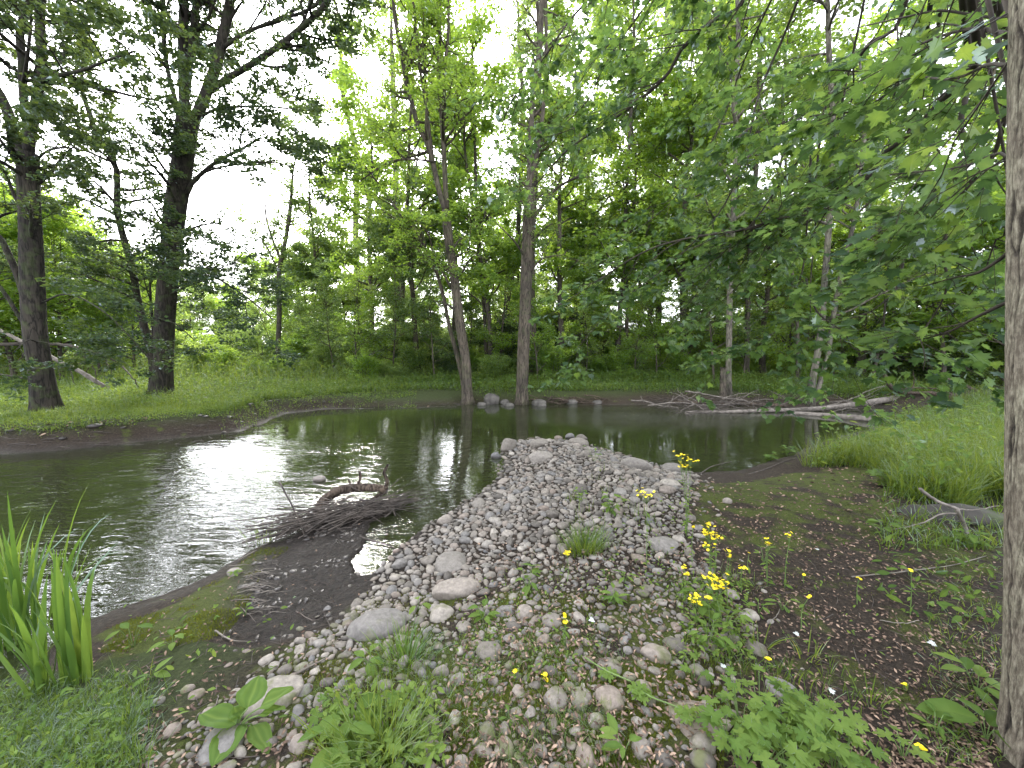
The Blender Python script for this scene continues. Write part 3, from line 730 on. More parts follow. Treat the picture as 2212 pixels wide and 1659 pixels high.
# broken stump
t = thing('tree_stump', 'broken grey stump with a jagged top beside the pale slim trunk', 'stump', G(1561, 866)); r_ = np.random.default_rng(4)
Ys = G(1561, 866)[1]; tb = Tubes(); pth = smooth_path([G(1561, 870) - [0, 0, .1], W(1561, 830, Ys), W(1561, 806, Ys)], 8)
tb.add(pth, np.linspace(.115, .09, 8), 12, 0, lambda th, z, t: 1 + .12 * np.cos(3 * th) + .3 * np.exp(-z / .15))
mb = MB(); tb.into(mb, G(1561, 866))
v = mb.V[0].reshape(8, 12, 3); v[-1, :, 2] += r_.uniform(-.12, .22, 12); mb.V[0] = v.reshape(-1, 3)
mb.obj('trunk', M_bark_grey, t)
# ---------------------------------------------------------------- the wood behind
def proto_tree(name, label, cat, bark, lm, H, bare, seed, rad, l1, leaf, per, d1, width=1.0, stems=1, d2=2.4, d3=3.2, group=None, up=.15):
    r = np.random.default_rng(seed)
    t = thing(name, label, cat, (0, 0, 0), group)
    tb = Tubes(); mb = MB(); cs = []
    for k in range(stems):
        p = np.array([[0, 0, -.1]]); d = np.array([0, 0, 1.]) + (r.normal(size=3) * [.25, .25, 0] if stems > 1 else r.normal(size=3) * [.03, .03, 0])
        q = p[0] + (r.normal(size=3) * [.12, .12, 0] if stems > 1 else 0); pts = [q]
        for i in range(7):
            d = nrm(d + r.normal(size=3) * [.08, .08, 0] + [0, 0, .12]); pts.append(pts[-1] + d * H * r.uniform(.85, 1.1) / 7)
        path = smooth_path(pts, 16); rd = np.linspace(rad, rad * .12, 16)
        rd[:2] *= [1.4, 1.1]
        tb.add(path, rd, 8); cs.append((path, rd, bare))
    P = {**CROWN, **dict(d1=d1, l1=l1, d2=d2, l2=l1 * .45, d3=d3, l3=l1 * .2, leaf=leaf, per=per, twig=False, up1=up, spread=leaf * 1.0, tilt=.6)}
    crown_from(tb, cs, r, lm, P, mb)
    tb.obj('trunk', bark, t); mb.obj('crown', lm, t, smooth=False)
    return t
G_for = 'tall trees of the wood behind the creek'
protos = [proto_tree('forest_tree', '', 'tree', [M_bark_thin, M_bark_grey][k % 2], [M_leaf_bright, M_leaf_maple, M_leaf_bright, M_leaf_maple, M_leaf_dark][k], [16, 18, 14, 17, 15][k], [.22, .3, .18, .25, .2][k], 100 + k, [.17, .2, .13, .16, .15][k], [3.0, 2.8, 2.6, 3.2, 3.0][k], .165, 30, [3.2, 3.0, 3.6, 3.0, 3.2][k]) for k in range(5)]
lows = [proto_tree('broad_tree', '', 'tree', M_bark_thin, [M_leaf_bright, M_leaf_bright, M_leaf_shrub][k], [8.5, 7, 9][k], .10, 160 + k, .09, [2.6, 2.4, 2.8][k], .13, 30, 4.2, d2=3.0, d3=3.6) for k in range(3)]
saps = [proto_tree('sapling', '', 'sapling', M_bark_thin, [M_leaf_bright, M_leaf_shrub, M_leaf_maple][k], [5.5, 4.2, 6.5][k], .12, 120 + k, .04, 1.5, .10, 24, 4.5, d2=3.2, d3=4.5) for k in range(3)]
shrubs = [proto_tree('shrub', '', 'shrub', M_bark_thin, [M_leaf_shrub, M_leaf_bright, M_leaf_dark][k], [2.0, 1.6, 2.4][k], .05, 140 + k, .02, .95, .085, 22, 4.2, stems=6, d2=4.5, d3=6, up=.05) for k in range(3)]
used = set()
def put(pl, k, u, Y, rz, sc, label, group, z=None):
    x = (u - 1106) / FPX * Y * 1.0
    zz = float(Hg(x, Y)) - .05 if z is None else z
    if id(pl[k]) not in used:
        used.add(id(pl[k])); o = pl[k]; o.location = (x, Y, zz); o.rotation_euler = (0, 0, rz); o.scale = (sc,) * 3; o['label'] = label; o['group'] = group
        return o
    return dup(pl[k], (x, Y, zz), rz, sc, label, group)
r = np.random.default_rng(77)
placed = []
def free(x, y, d):
    for a, b in placed:
        if (a - x) ** 2 + (b - y) ** 2 < d * d: return False
    placed.append((x, y)); return True
def zone(u):
    return 'left of the forked maple' if u < 345 else 'left of the dark trunk pair' if u < 800 else 'behind the multi-stemmed maple' if u < 1080 else 'right of the broken-topped trunk' if u < 1480 else 'behind the brush pile' if u < 1830 else 'behind the right grassy bank'
def far(Y): return 'distant' if Y > 38 else 'mid-distance'
kinds = ['yellow-green', 'deep green', 'yellow-green', 'mid-green', 'dark green']
# left clearing: low nearer trees, then a far edge of wood
for u, Y, k, sc in [(175, 21, 2, .62), (70, 18, 0, .58), (290, 27, 2, .55), (-40, 20, 2, .75), (-160, 17, 0, .8), (240, 33, 0, .6), (120, 30, 2, .75), (10, 28, 1, .7),(215,18,2,.42),(335,30,0,.42)]:
    put(protos, k, u, Y, r.uniform(0, 6), sc, f'rounded {kinds[k]} tree {zone(u)} behind the left meadow', G_for)
for u in np.linspace(330, 690, 13):
    Y = r.uniform(58, 80); k = int(r.integers(0, 5)); put(protos, k, u + r.uniform(-12, 12), Y, r.uniform(0, 6), r.uniform(.62, .9), f'distant {kinds[k]} tree at the clearing end, {zone(u)}', G_for)
for u, Y, k, sc in [(130, 17, 0, .95), (230, 20, 1, 1.05), (320, 24, 2, .85), (30, 16, 1, 1.1), (-70, 15, 0, 1.2), (290, 19.5, 0, .72), (180, 25, 2, 1.15), (90, 22, 1, 1.2), (-10, 24, 2, 1.3), (-180, 19, 1, 1.3), (370, 34, 0, .95), (255, 30, 1, 1.2), (420, 42, 2, .95), (470, 46, 0, .9), (530, 44, 1, 1.1), (580, 40, 2, 1.1), (630, 36, 0, 1.2), (670, 33, 1, 1.3), (700, 29, 0, 1.2), (745, 31, 2, 1.3), (500, 52, 2, 1.1), (390, 50, 1, 1.2)]:
    put(lows, k, u, Y, r.uniform(0, 6), sc, f'low broad {["yellow-green","bright yellow-green","pale green"][k]} tree {zone(u)}, {"near" if Y < 21 else "middle" if Y < 32 else "far"}', 'broad low trees around the meadow')
for u, Y, k, sc in [(720, 27, 3, .95), (800, 21, 0, .95), (865, 26, 1, 1.0), (905, 19, 3, .95), (985, 23, 0, 1.05), (1060, 18, 2, 1.05), (1210, 18, 0, .95), (1265, 22, 3, 1.05), (1330, 18.5, 2, 1.1), (1400, 22, 3, 1.05), (1470, 18, 0, 1.0), (1540, 20, 3, 1.0), (1650, 17.5, 2, 1.0), (1860, 17, 0, 1.0), (2000, 18, 3, 1.0), (2120, 16, 2, 1.1)]:
    free((u - 1106) / FPX * Y, Y, .1); put(protos, k, u, Y, r.uniform(0, 6), sc, f'near tall {kinds[k]} tree {zone(u)}', G_for)
for u, Y, k, sc in [(1890, 15.5, 0, .8), (2040, 14.5, 1, .95), (2190, 13.5, 0, .9), (2380, 14, 1, 1.0), (1960, 18.5, 1, 1.1), (1700, 17.2, 1, .8), (1480, 18, 0, .9), (1250, 18.6, 1, .85), (1080, 18.5, 0, .8)]:
    free((u - 1106) / FPX * Y, Y, .1); put(lows, k, u, Y, r.uniform(0, 6), sc, f'near low {["yellow-green","bright yellow-green","pale green"][k]} tree {zone(u)}', 'broad low trees in the wood')
n_l = 0
for _ in range(300):
    if n_l >= 16: break
    u = r.uniform(700, 2500); Y = r.uniform(19, 46); x = (u - 1106) / FPX * Y
    if x > 34 or not free(x, Y, 3.2): continue
    k = int(r.integers(0, 3)); put(lows, k, u, Y, r.uniform(0, 6), r.uniform(.75, 1.2), f'low broad {["yellow-green","bright yellow-green","pale green"][k]} tree under the tall ones {zone(u)}', 'broad low trees in the wood'); n_l += 1
n_t = 0
for _ in range(900):
    if n_t >= 34: break
    Y = 17.5 + 34 * r.random() ** 1.3; u = r.uniform(640, 2900)
    if u < 760 and Y < 26: continue
    x = (u - 1106) / FPX * Y
    if x > 40 or not free(x, Y, 2.5 + .03 * Y): continue
    k = int(r.choice([0, 2, 0, 2, 1, 3])); sc = r.uniform(.8, 1.15) * (1 if u > 760 else .7)
    put(protos, k, u, Y, r.uniform(0, 6), sc, f'{far(Y)} tall {kinds[k]} tree {zone(u)}', G_for); n_t += 1
# a few beyond the left edge too, for the water's reflections and the light
for u, Y in [(-300, 12), (-420, 20), (-600, 14), (-350, 27), (-900, 10)]:
    put(protos, 1, u, Y, r.uniform(0, 6), .8, f'rounded deep green tree beyond the left meadow', G_for)
G_sap = 'leafy saplings under the wood'
n_s = 0
for _ in range(600):
    if n_s >= 105: break
    u = r.uniform(420, 2500); Y = r.uniform(15.2, 34)
    if u < 700 and Y < 22: continue
    x = (u - 1106) / FPX * Y
    if x > 26 or not free(x, Y, 1.3): continue
    k = int(r.integers(0, 3)); sc = r.uniform(.6, 1.15) * (.6 if u < 650 else 1)
    put(saps, k, u, Y, r.uniform(0, 6), sc, f'{["bright","pale green","dark-leaved"][k]} {"small" if sc < .85 else "taller"} sapling {zone(u)}', G_sap); n_s += 1
G_sh = 'bushes along the edge of the wood'
n_u = 0
for _ in range(500):
    if n_u >= 64: break
    u = r.uniform(430, 2300); Y = r.uniform(15.6, 20.5); x = (u - 1106) / FPX * Y
    if (u < 760 and Y < 19) or not free(x, Y, .9): continue
    k = int(r.choice([0, 1, 1, 0, 1])); sc = r.uniform(.35, .95)
    put(shrubs, k, u, Y, r.uniform(0, 6), (sc if sc else 1), f'{["grey-green","bright yellow-green","dark green"][k]} {"small" if sc < .6 else "rounded"} bush in the meadow {zone(u)}', 'bushes standing in the meadow'); n_u += 1
manual = [(780, 24, 0, 1.15), (840, 22.5, 2, 1.0), (910, 23, 0, 1.25), (960, 21.5, 0, 1.0), (735, 25, 0, 1.1), (690, 27, 0, 1.3), (650, 26, 1, 1.2), (600, 27, 1, 1.2), (540, 27, 1, 1.35), (480, 28, 1, 1.4), (440, 26, 1, 1.2),
          (985, 17.5, 2, .75), (1020, 18.5, 0, .8), (1085, 20, 2, 1.2), (1190, 20, 2, 1.4), (1240, 21, 2, 1.5), (1150, 22, 2, 1.5), (1480, 21, 1, 1.25), (1500, 22, 1, 1.2), (1330, 26, 1, 1.1), (1560, 24, 0, 1.3), (1650, 22, 1, 1.2), (1700, 20, 0, 1.1), (1830, 19, 0, 1.0), (1900, 18, 2, 1.2), (1980, 17, 0, 1.1), (2060, 16, 2, 1.3), (2130, 16, 1, 1.2),
          (2200, 14, 0, 1.2), (380, 30, 0, 1.3), (300, 30, 1, 1.5), (200, 28, 1, 1.3), (120, 25, 0, 1.3), (40, 22, 1, 1.3), (-60, 20, 0, 1.4), (255, 24, 1, 1.0), (540, 36, 0, 1.6), (600, 38, 1, 1.6), (470, 40, 0, 1.7), (400, 40, 2, 1.6), (1400, 30, 1, 1.4), (1770, 24, 1, 1.5), (870, 27, 0, 1.5), (1560, 17.2, 1, .6), (1290, 17.5, 1, .6)]
for i, (u, Y, k, sc) in enumerate(manual):
    put(shrubs, k, u, Y, r.uniform(0, 6), sc, f'{["grey-green","bright yellow-green","dark green"][k]} {"low" if sc < 1.15 else "spreading"} bush {zone(u)} at {"the meadow edge" if Y < 24 else "the back of the meadow"}', G_sh)
n_b = 0
for _ in range(400):
    if n_b >= 70: break
    u = r.uniform(640, 2400); Y = r.uniform(20, 42); x = (u - 1106) / FPX * Y
    if x > 26 or not free(x, Y, 1.0): continue
    k = int(r.choice([0, 1, 0, 1, 2])); sc = r.uniform(.9, 1.7)
    put(shrubs, k, u, Y, r.uniform(0, 6), sc, f'{["grey-green","bright yellow-green","dark green"][k]} bush under the trees {zone(u)}', G_sh); n_b += 1
# ---------------------------------------------------------------- the maple at the right edge and its overhanging branches
r = np.random.default_rng(5)
root = np.array([2.115, 1.26, float(Hg(2.115, 1.26)) - .05])
OM = thing('maple_tree', 'fissured maple trunk cropped by the right edge, its dark branches overhanging the bank', 'tree', root)
# trunk: dense mesh with real fissures
nz, nt = 560, 420
zz = np.linspace(-.05, 6.5, nz); th = np.arange(nt) * 2 * math.pi / nt
Zm, Tm = np.meshgrid(zz, th, indexing='ij')
j1 = fbm(np.cos(Tm) * 3 + Zm * .6, np.sin(Tm) * 3 + Zm * 2.0, 2.4, 4, 1); j2 = fbm(np.cos(Tm) * 4 - Zm, np.sin(Tm) * 4 + Zm * 2.6, 3.1, 4, 9)
ph = Tm * 16 + 4.2 * j1 + .7 * np.sin(Zm * 23 + Tm * 9); ph2 = Tm * 11 + 6.5 * j2 + Zm * 1.2 * 0
rid = np.abs(np.sin(ph / 2)); rid2 = np.abs(np.sin(ph2 / 2 + 1))
plate = sstep(.02, .30, rid + .10 * fbm(Tm * 30, Zm * 22, 1, 3, 4)) * (.45 + .55 * sstep(.0, .20, rid2 + .08 * fbm(Tm * 26, Zm * 30, 1, 3, 8)))
cross = sstep(.0, .30, np.abs(np.sin(Zm * 17 + 5 * j2 + 9 * np.floor(ph / 6.2832 + .5))))
plate = plate * (.78 + .22 * cross)
rr = .200 * (1 + .03 * np.sin(Zm * 1.1)) - .010 * Zm + .03 * np.exp(-np.maximum(Zm, 0) / .12)
rr = rr + .008 * (plate - .7) + .0012 * fbm(Tm * 60, Zm * 60, 1, 3) + .008 * np.sin(2 * Tm + Zm)
cx = -.062 * Zm + .006 * np.sin(Zm * 1.3)
V = np.stack([cx + rr * np.cos(Tm), .05 * Zm + rr * np.sin(Tm), Zm], -1).reshape(-1, 3)
i0 = (np.arange(nz - 1)[:, None] * nt + np.arange(nt)[None]); i1 = (np.arange(nz - 1)[:, None] * nt + (np.arange(nt)[None] + 1) % nt)
mb = MB(); mb.add(V, quads=np.stack([i0, i1, i1 + nt, i0 + nt], -1).reshape(-1, 4), tint=plate.ravel().astype(np.float32))
m, n, l = new_mat('fissured_bark')
tc = N_(n, 'TexCoord')
at = N_(n, 'Attribute', attribute_name='tint')
mp = N_(n, 'Mapping'); mp.inputs['Scale'].default_value = (70, 70, 26); l.new(tc.outputs['Object'], mp.inputs[0])
n1 = N_(n, 'TexNoise'); n1.inputs['Scale'].default_value = 1; n1.inputs['Detail'].default_value = 8; n1.inputs['Roughness'].default_value = .7; l.new(mp.outputs[0], n1.inputs['Vector'])
n2 = N_(n, 'TexNoise'); n2.inputs['Scale'].default_value = 5; n2.inputs['Detail'].default_value = 5; l.new(tc.outputs['Object'], n2.inputs['Vector'])
hh = mth('MULTIPLY_ADD', n1.outputs['Fac'], 1.25, mth('MULTIPLY_ADD', at.outputs['Fac'], .50, -.28))
rp = ramp(n, [(.26, (.010, .008, .007)), (.55, (.055, .046, .037)), (.78, (.125, .108, .085)), (1.05, (.26, .235, .19))]); l.new(hh, rp.inputs[0])
r3 = ramp(n, [(.4, (.8, .78, .75)), (.65, (1.15, 1.2, 1.1))]); l.new(n2.outputs['Fac'], r3.inputs[0])
mm = N_(n, 'MixRGB', blend_type='MULTIPLY'); mm.inputs[0].default_value = 1; l.new(rp.outputs[0], mm.inputs[1]); l.new(r3.outputs[0], mm.inputs[2])
b = N_(n, 'Bump'); b.inputs['Strength'].default_value = .8; b.inputs['Distance'].default_value = .006; l.new(n1.outputs['Fac'], b.inputs['Height'])
p = N_(n, 'BsdfPrincipled'); p.inputs['Roughness'].default_value = .92; p.inputs['Specular IOR Level'].default_value = .25; l.new(mm.outputs[0], p.inputs['Base Color']); l.new(b.outputs[0], p.inputs['Normal'])
o = N_(n, 'OutputMaterial'); l.new(p.outputs[0], o.inputs['Surface'])
mb.obj('trunk', m, OM)

top = root + [-.5, .25, 5.6]
def br(pts, w0, w1, src=None, n=None, Yd=FPX):
    """pts (u, v, Y); w in cm diameters"""
    P_ = [W(*q) for q in pts]
    if src is not None: P_ = list(src) + P_
    path = smooth_path(P_, n or len(P_) * 3)
    return path, np.linspace(w0, w1, len(path)) / 165.
hub = [top, root + [.0, 1.0, 5.2]]
hub2 = [root + [-.3, .1, 3.6], root + [-.1, .7, 3.9]]
main = [
 br([(1605,0,4.2),(1558,33,4.3),(1475,103,4.6),(1437,167,4.8),(1354,237,5.0),(1284,283,5.2),(1220,330,5.4),(1154,403,5.6)], 7, 1.2, hub),
 br([(1270,0,5.2),(1214,67,5.4),(1170,133,5.6),(1127,190,5.8),(1097,233,6.0),(1070,320,6.1),(1047,373,6.2)], 4.5, .8, hub),
 br([(1404,0,4.8),(1337,93,5.1),(1300,153,5.3),(1270,217,5.5),(1220,267,5.6),(1154,333,5.8)], 4, .8, hub),
 br([(2110,120,2.6),(2040,210,2.9),(1968,287,3.2),(1908,333,3.4),(1875,383,3.5),(1825,430,3.7),(1758,463,3.9),(1675,473,4.1),(1625,493,4.2),(1475,517,4.6),(1390,545,4.8),(1300,600,5.0),(1225,650,5.1)], 5, .7, hub2),
 br([(1968,270,3.3),(1900,340,3.6),(1840,380,3.8),(1780,430,4.0),(1700,480,4.2),(1600,540,4.4),(1500,640,4.6),(1440,720,4.6)], 3, .5, hub2),
 br([(1960,0,3.2),(1885,87,3.4),(1842,143,3.6),(1795,207,3.8),(1765,277,3.9),(1735,333,4.0),(1688,393,4.2),(1642,460,4.3),(1590,520,4.4),(1500,600,4.6)], 4, .7, hub),
 br([(2092,120,2.8),(2092,160,2.8),(2088,200,2.8),(2075,277,2.8),(2098,317,2.8),(2072,377,2.9),(2058,443,3.0),(2038,553,3.0),(2048,603,3.0),(2035,650,3.1),(2008,696,3.2),(1988,726,3.2),(1998,766,3.2),(1994,800,3.2)], 5, .5, hub2),
 br([(2185,120,2.3),(2178,190,2.3),(2168,267,2.4),(2142,343,2.5),(2108,383,2.6),(2068,430,2.8),(2000,500,3.1),(1940,580,3.3),(1880,660,3.5)], 4, .5, hub2),
 br([(1778,250,3.9),(1768,330,4.0),(1758,430,4.0),(1762,500,4.1),(1752,590,4.1),(1750,686,4.1),(1740,776,4.1)], 1.8, .4),
 br([(1752,330,4.2),(1738,553,4.2),(1722,620,4.2),(1705,686,4.2),(1662,726,4.3),(1608,746,4.4),(1560,770,4.4)], 1.8, .4),
 br([(1960,500,3.6),(1942,610,3.6),(1912,650,3.6),(1858,683,3.7),(1785,690,3.8),(1720,688,3.9)], 1.8, .4),
 br([(1740,600,3.9),(1765,673,3.9),(1825,720,3.8),(1845,753,3.7),(1908,766,3.6),(1975,783,3.5)], 1.6, .4),
 br([(1912,653,3.6),(1908,736,3.6),(1915,776,3.6)], 1.1, .4),
 br([(1620,100,4.3),(1560,260,4.7),(1480,400,5.0),(1400,480,5.2),(1330,520,5.4)], 2.5, .5, hub),
 br([(1700,60,4.0),(1640,200,4.3),(1610,330,4.5),(1560,450,4.7),(1460,560,5.0),(1330,660,5.2),(1240,760,5.3)], 3, .5, hub),
 br([(1790,330,3.9),(1700,420,4.2),(1640,560,4.4),(1560,650,4.6),(1470,720,4.8)], 2.2, .4, hub),
 br([(2020,80,2.9),(1930,190,3.2),(1850,240,3.5),(1760,250,3.8),(1650,280,4.1),(1560,330,4.4)], 3, .5, hub2),
 br([(2190,40,1.9),(2100,60,2.2),(2000,90,2.5),(1880,150,2.9),(1780,150,3.2)], 3, .5, hub2),
 br([(2180,420,2.2),(2150,520,2.4),(2120,600,2.5),(2080,650,2.7),(2030,690,2.8)], 2, .4, hub2),
 br([(1500,20,4.8),(1420,140,5.2),(1330,200,5.5),(1230,230,5.9)], 2.4, .5, hub),
 br([(2150,20,2.2),(2050,20,2.4),(1940,40,2.6),(1850,60,2.9)], 2.4, .5, hub2),
 br([(2200,300,1.7),(2150,330,1.9),(2080,360,2.1),(1990,370,2.4),(1900,380,2.8)], 2.2, .5, hub2),
 br([(2205,520,1.7),(2160,560,1.9),(2110,590,2.0),(2060,600,2.2),(1990,620,2.4)], 1.8, .4),
 br([(2205,640,1.7),(2160,660,1.8),(2100,690,2.0),(2040,720,2.2),(1960,740,2.5)], 1.6, .4),
 br([(2200,100,1.6),(2150,130,1.8),(2060,170,2.1),(1960,170,2.5),(1860,220,2.9)], 2.4, .5, hub2),
]
tbm = Tubes(); mbl = MB(); mbf = MB()
for i, (path, rad) in enumerate(main):
    tb = Tubes(); tb.add(smooth_path(path, len(path) * 2), np.interp(np.linspace(0, 1, len(path) * 2), np.linspace(0, 1, len(rad)), rad), 8)
    b_ = path[None]; rb_ = rad[None]
    n_ = path.shape[0]; L = np.linalg.norm(np.diff(path, axis=0), axis=1).sum()
    t0 = .42
    a, ra = spawn(b_, rb_, 3.6, 1.05, .75, .45, -.16, .12, -.05, .008, r, 7, t0, .35)
    c2, rc2 = spawn(a, ra, 4.5, .42, .8, .4, -.06, .12, -.03, .004, r, 5, .1, .5)
    tw, rtw = spawn(b_, rb_, 3.5, .4, .8, .4, -.05, .12, -.03, .004, r, 5, t0, .4)
    for (pp, rr_) in ((a, ra), (c2, rc2), (tw, rtw)): tb.add_batch(pp, np.maximum(rr_, .0012), 4)
    for (pp, per) in ((c2, 7), (tw, 7), (a[:, 2:], 9)):
        lc = leaf_cloud(pp, per, .082, r, .035, up=1.0, tilt=.27, droop=.2, along=.9)
        if lc: leaves(mbl, LEAF_MAPLE, *lc)
    tb.obj('branch', M_twig, OM, root)
for v in mbl.V: v -= root.astype(np.float32)
mbl.obj('foliage', M_leaf_over, OM, smooth=False)
# ---------------------------------------------------------------- cobbles
def stone_mat():
    m, n, l = new_mat('river_stone')
    tc = N_(n, 'TexCoord'); at = N_(n, 'Attribute', attribute_name='tint'); oi = N_(n, 'ObjectInfo')
    geo = N_(n, 'NewGeometry')
    s = N_(n, 'Math', operation='ADD'); l.new(at.outputs['Fac'], s.inputs[0]); l.new(oi.outputs['Random'], s.inputs[1])
    f = N_(n, 'Math', operation='FRACT'); l.new(s.outputs[0], f.inputs[0])
    base = ramp(n, [(0, (.085, .076, .066)), (.18, (.155, .138, .118)), (.34, (.20, .18, .155)), (.5, (.14, .135, .13)), (.66, (.25, .225, .195)), (.80, (.175, .142, .118)), (.93, (.30, .275, .24)), (1, (.105, .105, .108))])
    l.new(f.outputs[0], base.inputs[0])
    n1 = N_(n, 'TexNoise'); n1.inputs['Scale'].default_value = 34; n1.inputs['Detail'].default_value = 8; n1.inputs['Roughness'].default_value = .72; l.new(geo.outputs['Position'], n1.inputs['Vector'])
    n2 = N_(n, 'TexNoise'); n2.inputs['Scale'].default_value = 9; n2.inputs['Detail'].default_value = 4; l.new(geo.outputs['Position'], n2.inputs['Vector'])
    r1 = ramp(n, [(.28, (.42, .40, .37)), (.5, (.82, .81, .80)), (.72, (1.32, 1.30, 1.25))]); l.new(n1.outputs['Fac'], r1.inputs[0])
    mm = N_(n, 'MixRGB', blend_type='MULTIPLY'); mm.inputs[0].default_value = .85; l.new(base.outputs[0], mm.inputs[1]); l.new(r1.outputs[0], mm.inputs[2])
    r2 = ramp(n, [(.54, (0, 0, 0)), (.66, (.75, .75, .75))]); l.new(n2.outputs['Fac'], r2.inputs[0])
    # moss grows only on some stones: near the front of the bar
    sp = N_(n, 'SeparateXYZ'); l.new(geo.outputs['Position'], sp.inputs[0])
    mr = N_(n, 'MapRange'); mr.inputs['From Min'].default_value = 3.2; mr.inputs['From Max'].default_value = 1.7; l.new(sp.outputs['Y'], mr.inputs['Value'])
    mf = N_(n, 'Math', operation='MULTIPLY'); l.new(r2.outputs[0], mf.inputs[0]); l.new(mr.outputs[0], mf.inputs[1])
    mo = N_(n, 'MixRGB'); l.new(mf.outputs[0], mo.inputs[0]); l.new(mm.outputs[0], mo.inputs[1]); mo.inputs[2].default_value = (.085, .095, .03, 1)
    # wet dark line by the water
    wr = N_(n, 'MapRange'); wr.inputs['From Min'].default_value = ZW + .045; wr.inputs['From Max'].default_value = ZW + .02; l.new(sp.outputs['Z'], wr.inputs['Value'])
    we = N_(n, 'MixRGB', blend_type='MULTIPLY'); l.new(wr.outputs[0], we.inputs[0]); l.new(mo.outputs[0], we.inputs[1]); we.inputs[2].default_value = (.4, .38, .35, 1)
    b = N_(n, 'Bump'); b.inputs['Strength'].default_value = .45; b.inputs['Distance'].default_value = .006; l.new(n1.outputs['Fac'], b.inputs['Height'])
    p = N_(n, 'BsdfPrincipled'); p.inputs['Specular IOR Level'].default_value = .4; l.new(we.outputs[0], p.inputs['Base Color']); l.new(b.outputs[0], p.inputs['Normal'])
    rg = N_(n, 'MapRange'); rg.inputs['To Min'].default_value = .78; rg.inputs['To Max'].default_value = .3; l.new(wr.outputs[0], rg.inputs['Value']); l.new(rg.outputs[0], p.inputs['Roughness'])
    o = N_(n, 'OutputMaterial'); l.new(p.outputs[0], o.inputs['Surface'])
    return m
M_stone = stone_mat()
import bmesh
def ico(sub):
    bm = bmesh.new(); bmesh.ops.create_icosphere(bm, subdivisions=sub, radius=1)
    v = np.array([q.co[:] for q in bm.verts]); f = np.array([[q.index for q in x.verts] for x in bm.faces]); bm.free(); return v, f
ICO = {s: ico(s) for s in (2, 3, 4)}
def rock(seed, sub=3, ang=.5, bx=.0):
    """a rounded cobble: sphere cut by random planes, then smoothed, lightly uneven"""
    r = np.random.default_rng(seed); v, f = ICO[sub]; v = v.copy()
    for _ in range(int(7 + 6 * ang)):
        d = nrm(r.normal(size=3)); h = r.uniform(.62, .92) + (1 - ang) * .12
        k = v @ d; ex = np.clip(k - h, 0, None); v -= d * (ex * (.45 + .5 * ang))[:, None]
    lo = sum(np.sin(v @ (r.normal(size=3) * w) + r.uniform(0, 6)) * a for w, a in ((1.6, .07), (3.0, .035), (6, .015), (11, .008)))
    v *= (1 + lo)[:, None]
    if bx: v = np.sign(v) * np.abs(v) ** (1 - bx * .35)
    v /= np.abs(v).max(0)
    return v, f
VAR = [rock(k, 3, [.4, .6, .8, .95, 1.1][k % 5]) for k in range(16)]
VAR2 = [rock(k, 2, [.5, .7, .9, 1.1][k % 4]) for k in range(16)]
rs = np.random.default_rng(19)
stones = []                                              # x, y, a, b, c(half sizes), rz, variant
def rotz(v, a):
    c, s = math.cos(a), math.sin(a); return v @ np.array([[c, s, 0], [-s, c, 0], [0, 0, 1]])
M_farrock = plain_mat('bank_rock', [(.3, (.035, .032, .028)), (.7, (.125, .115, .10))], 6, .85, .6, detail=8)
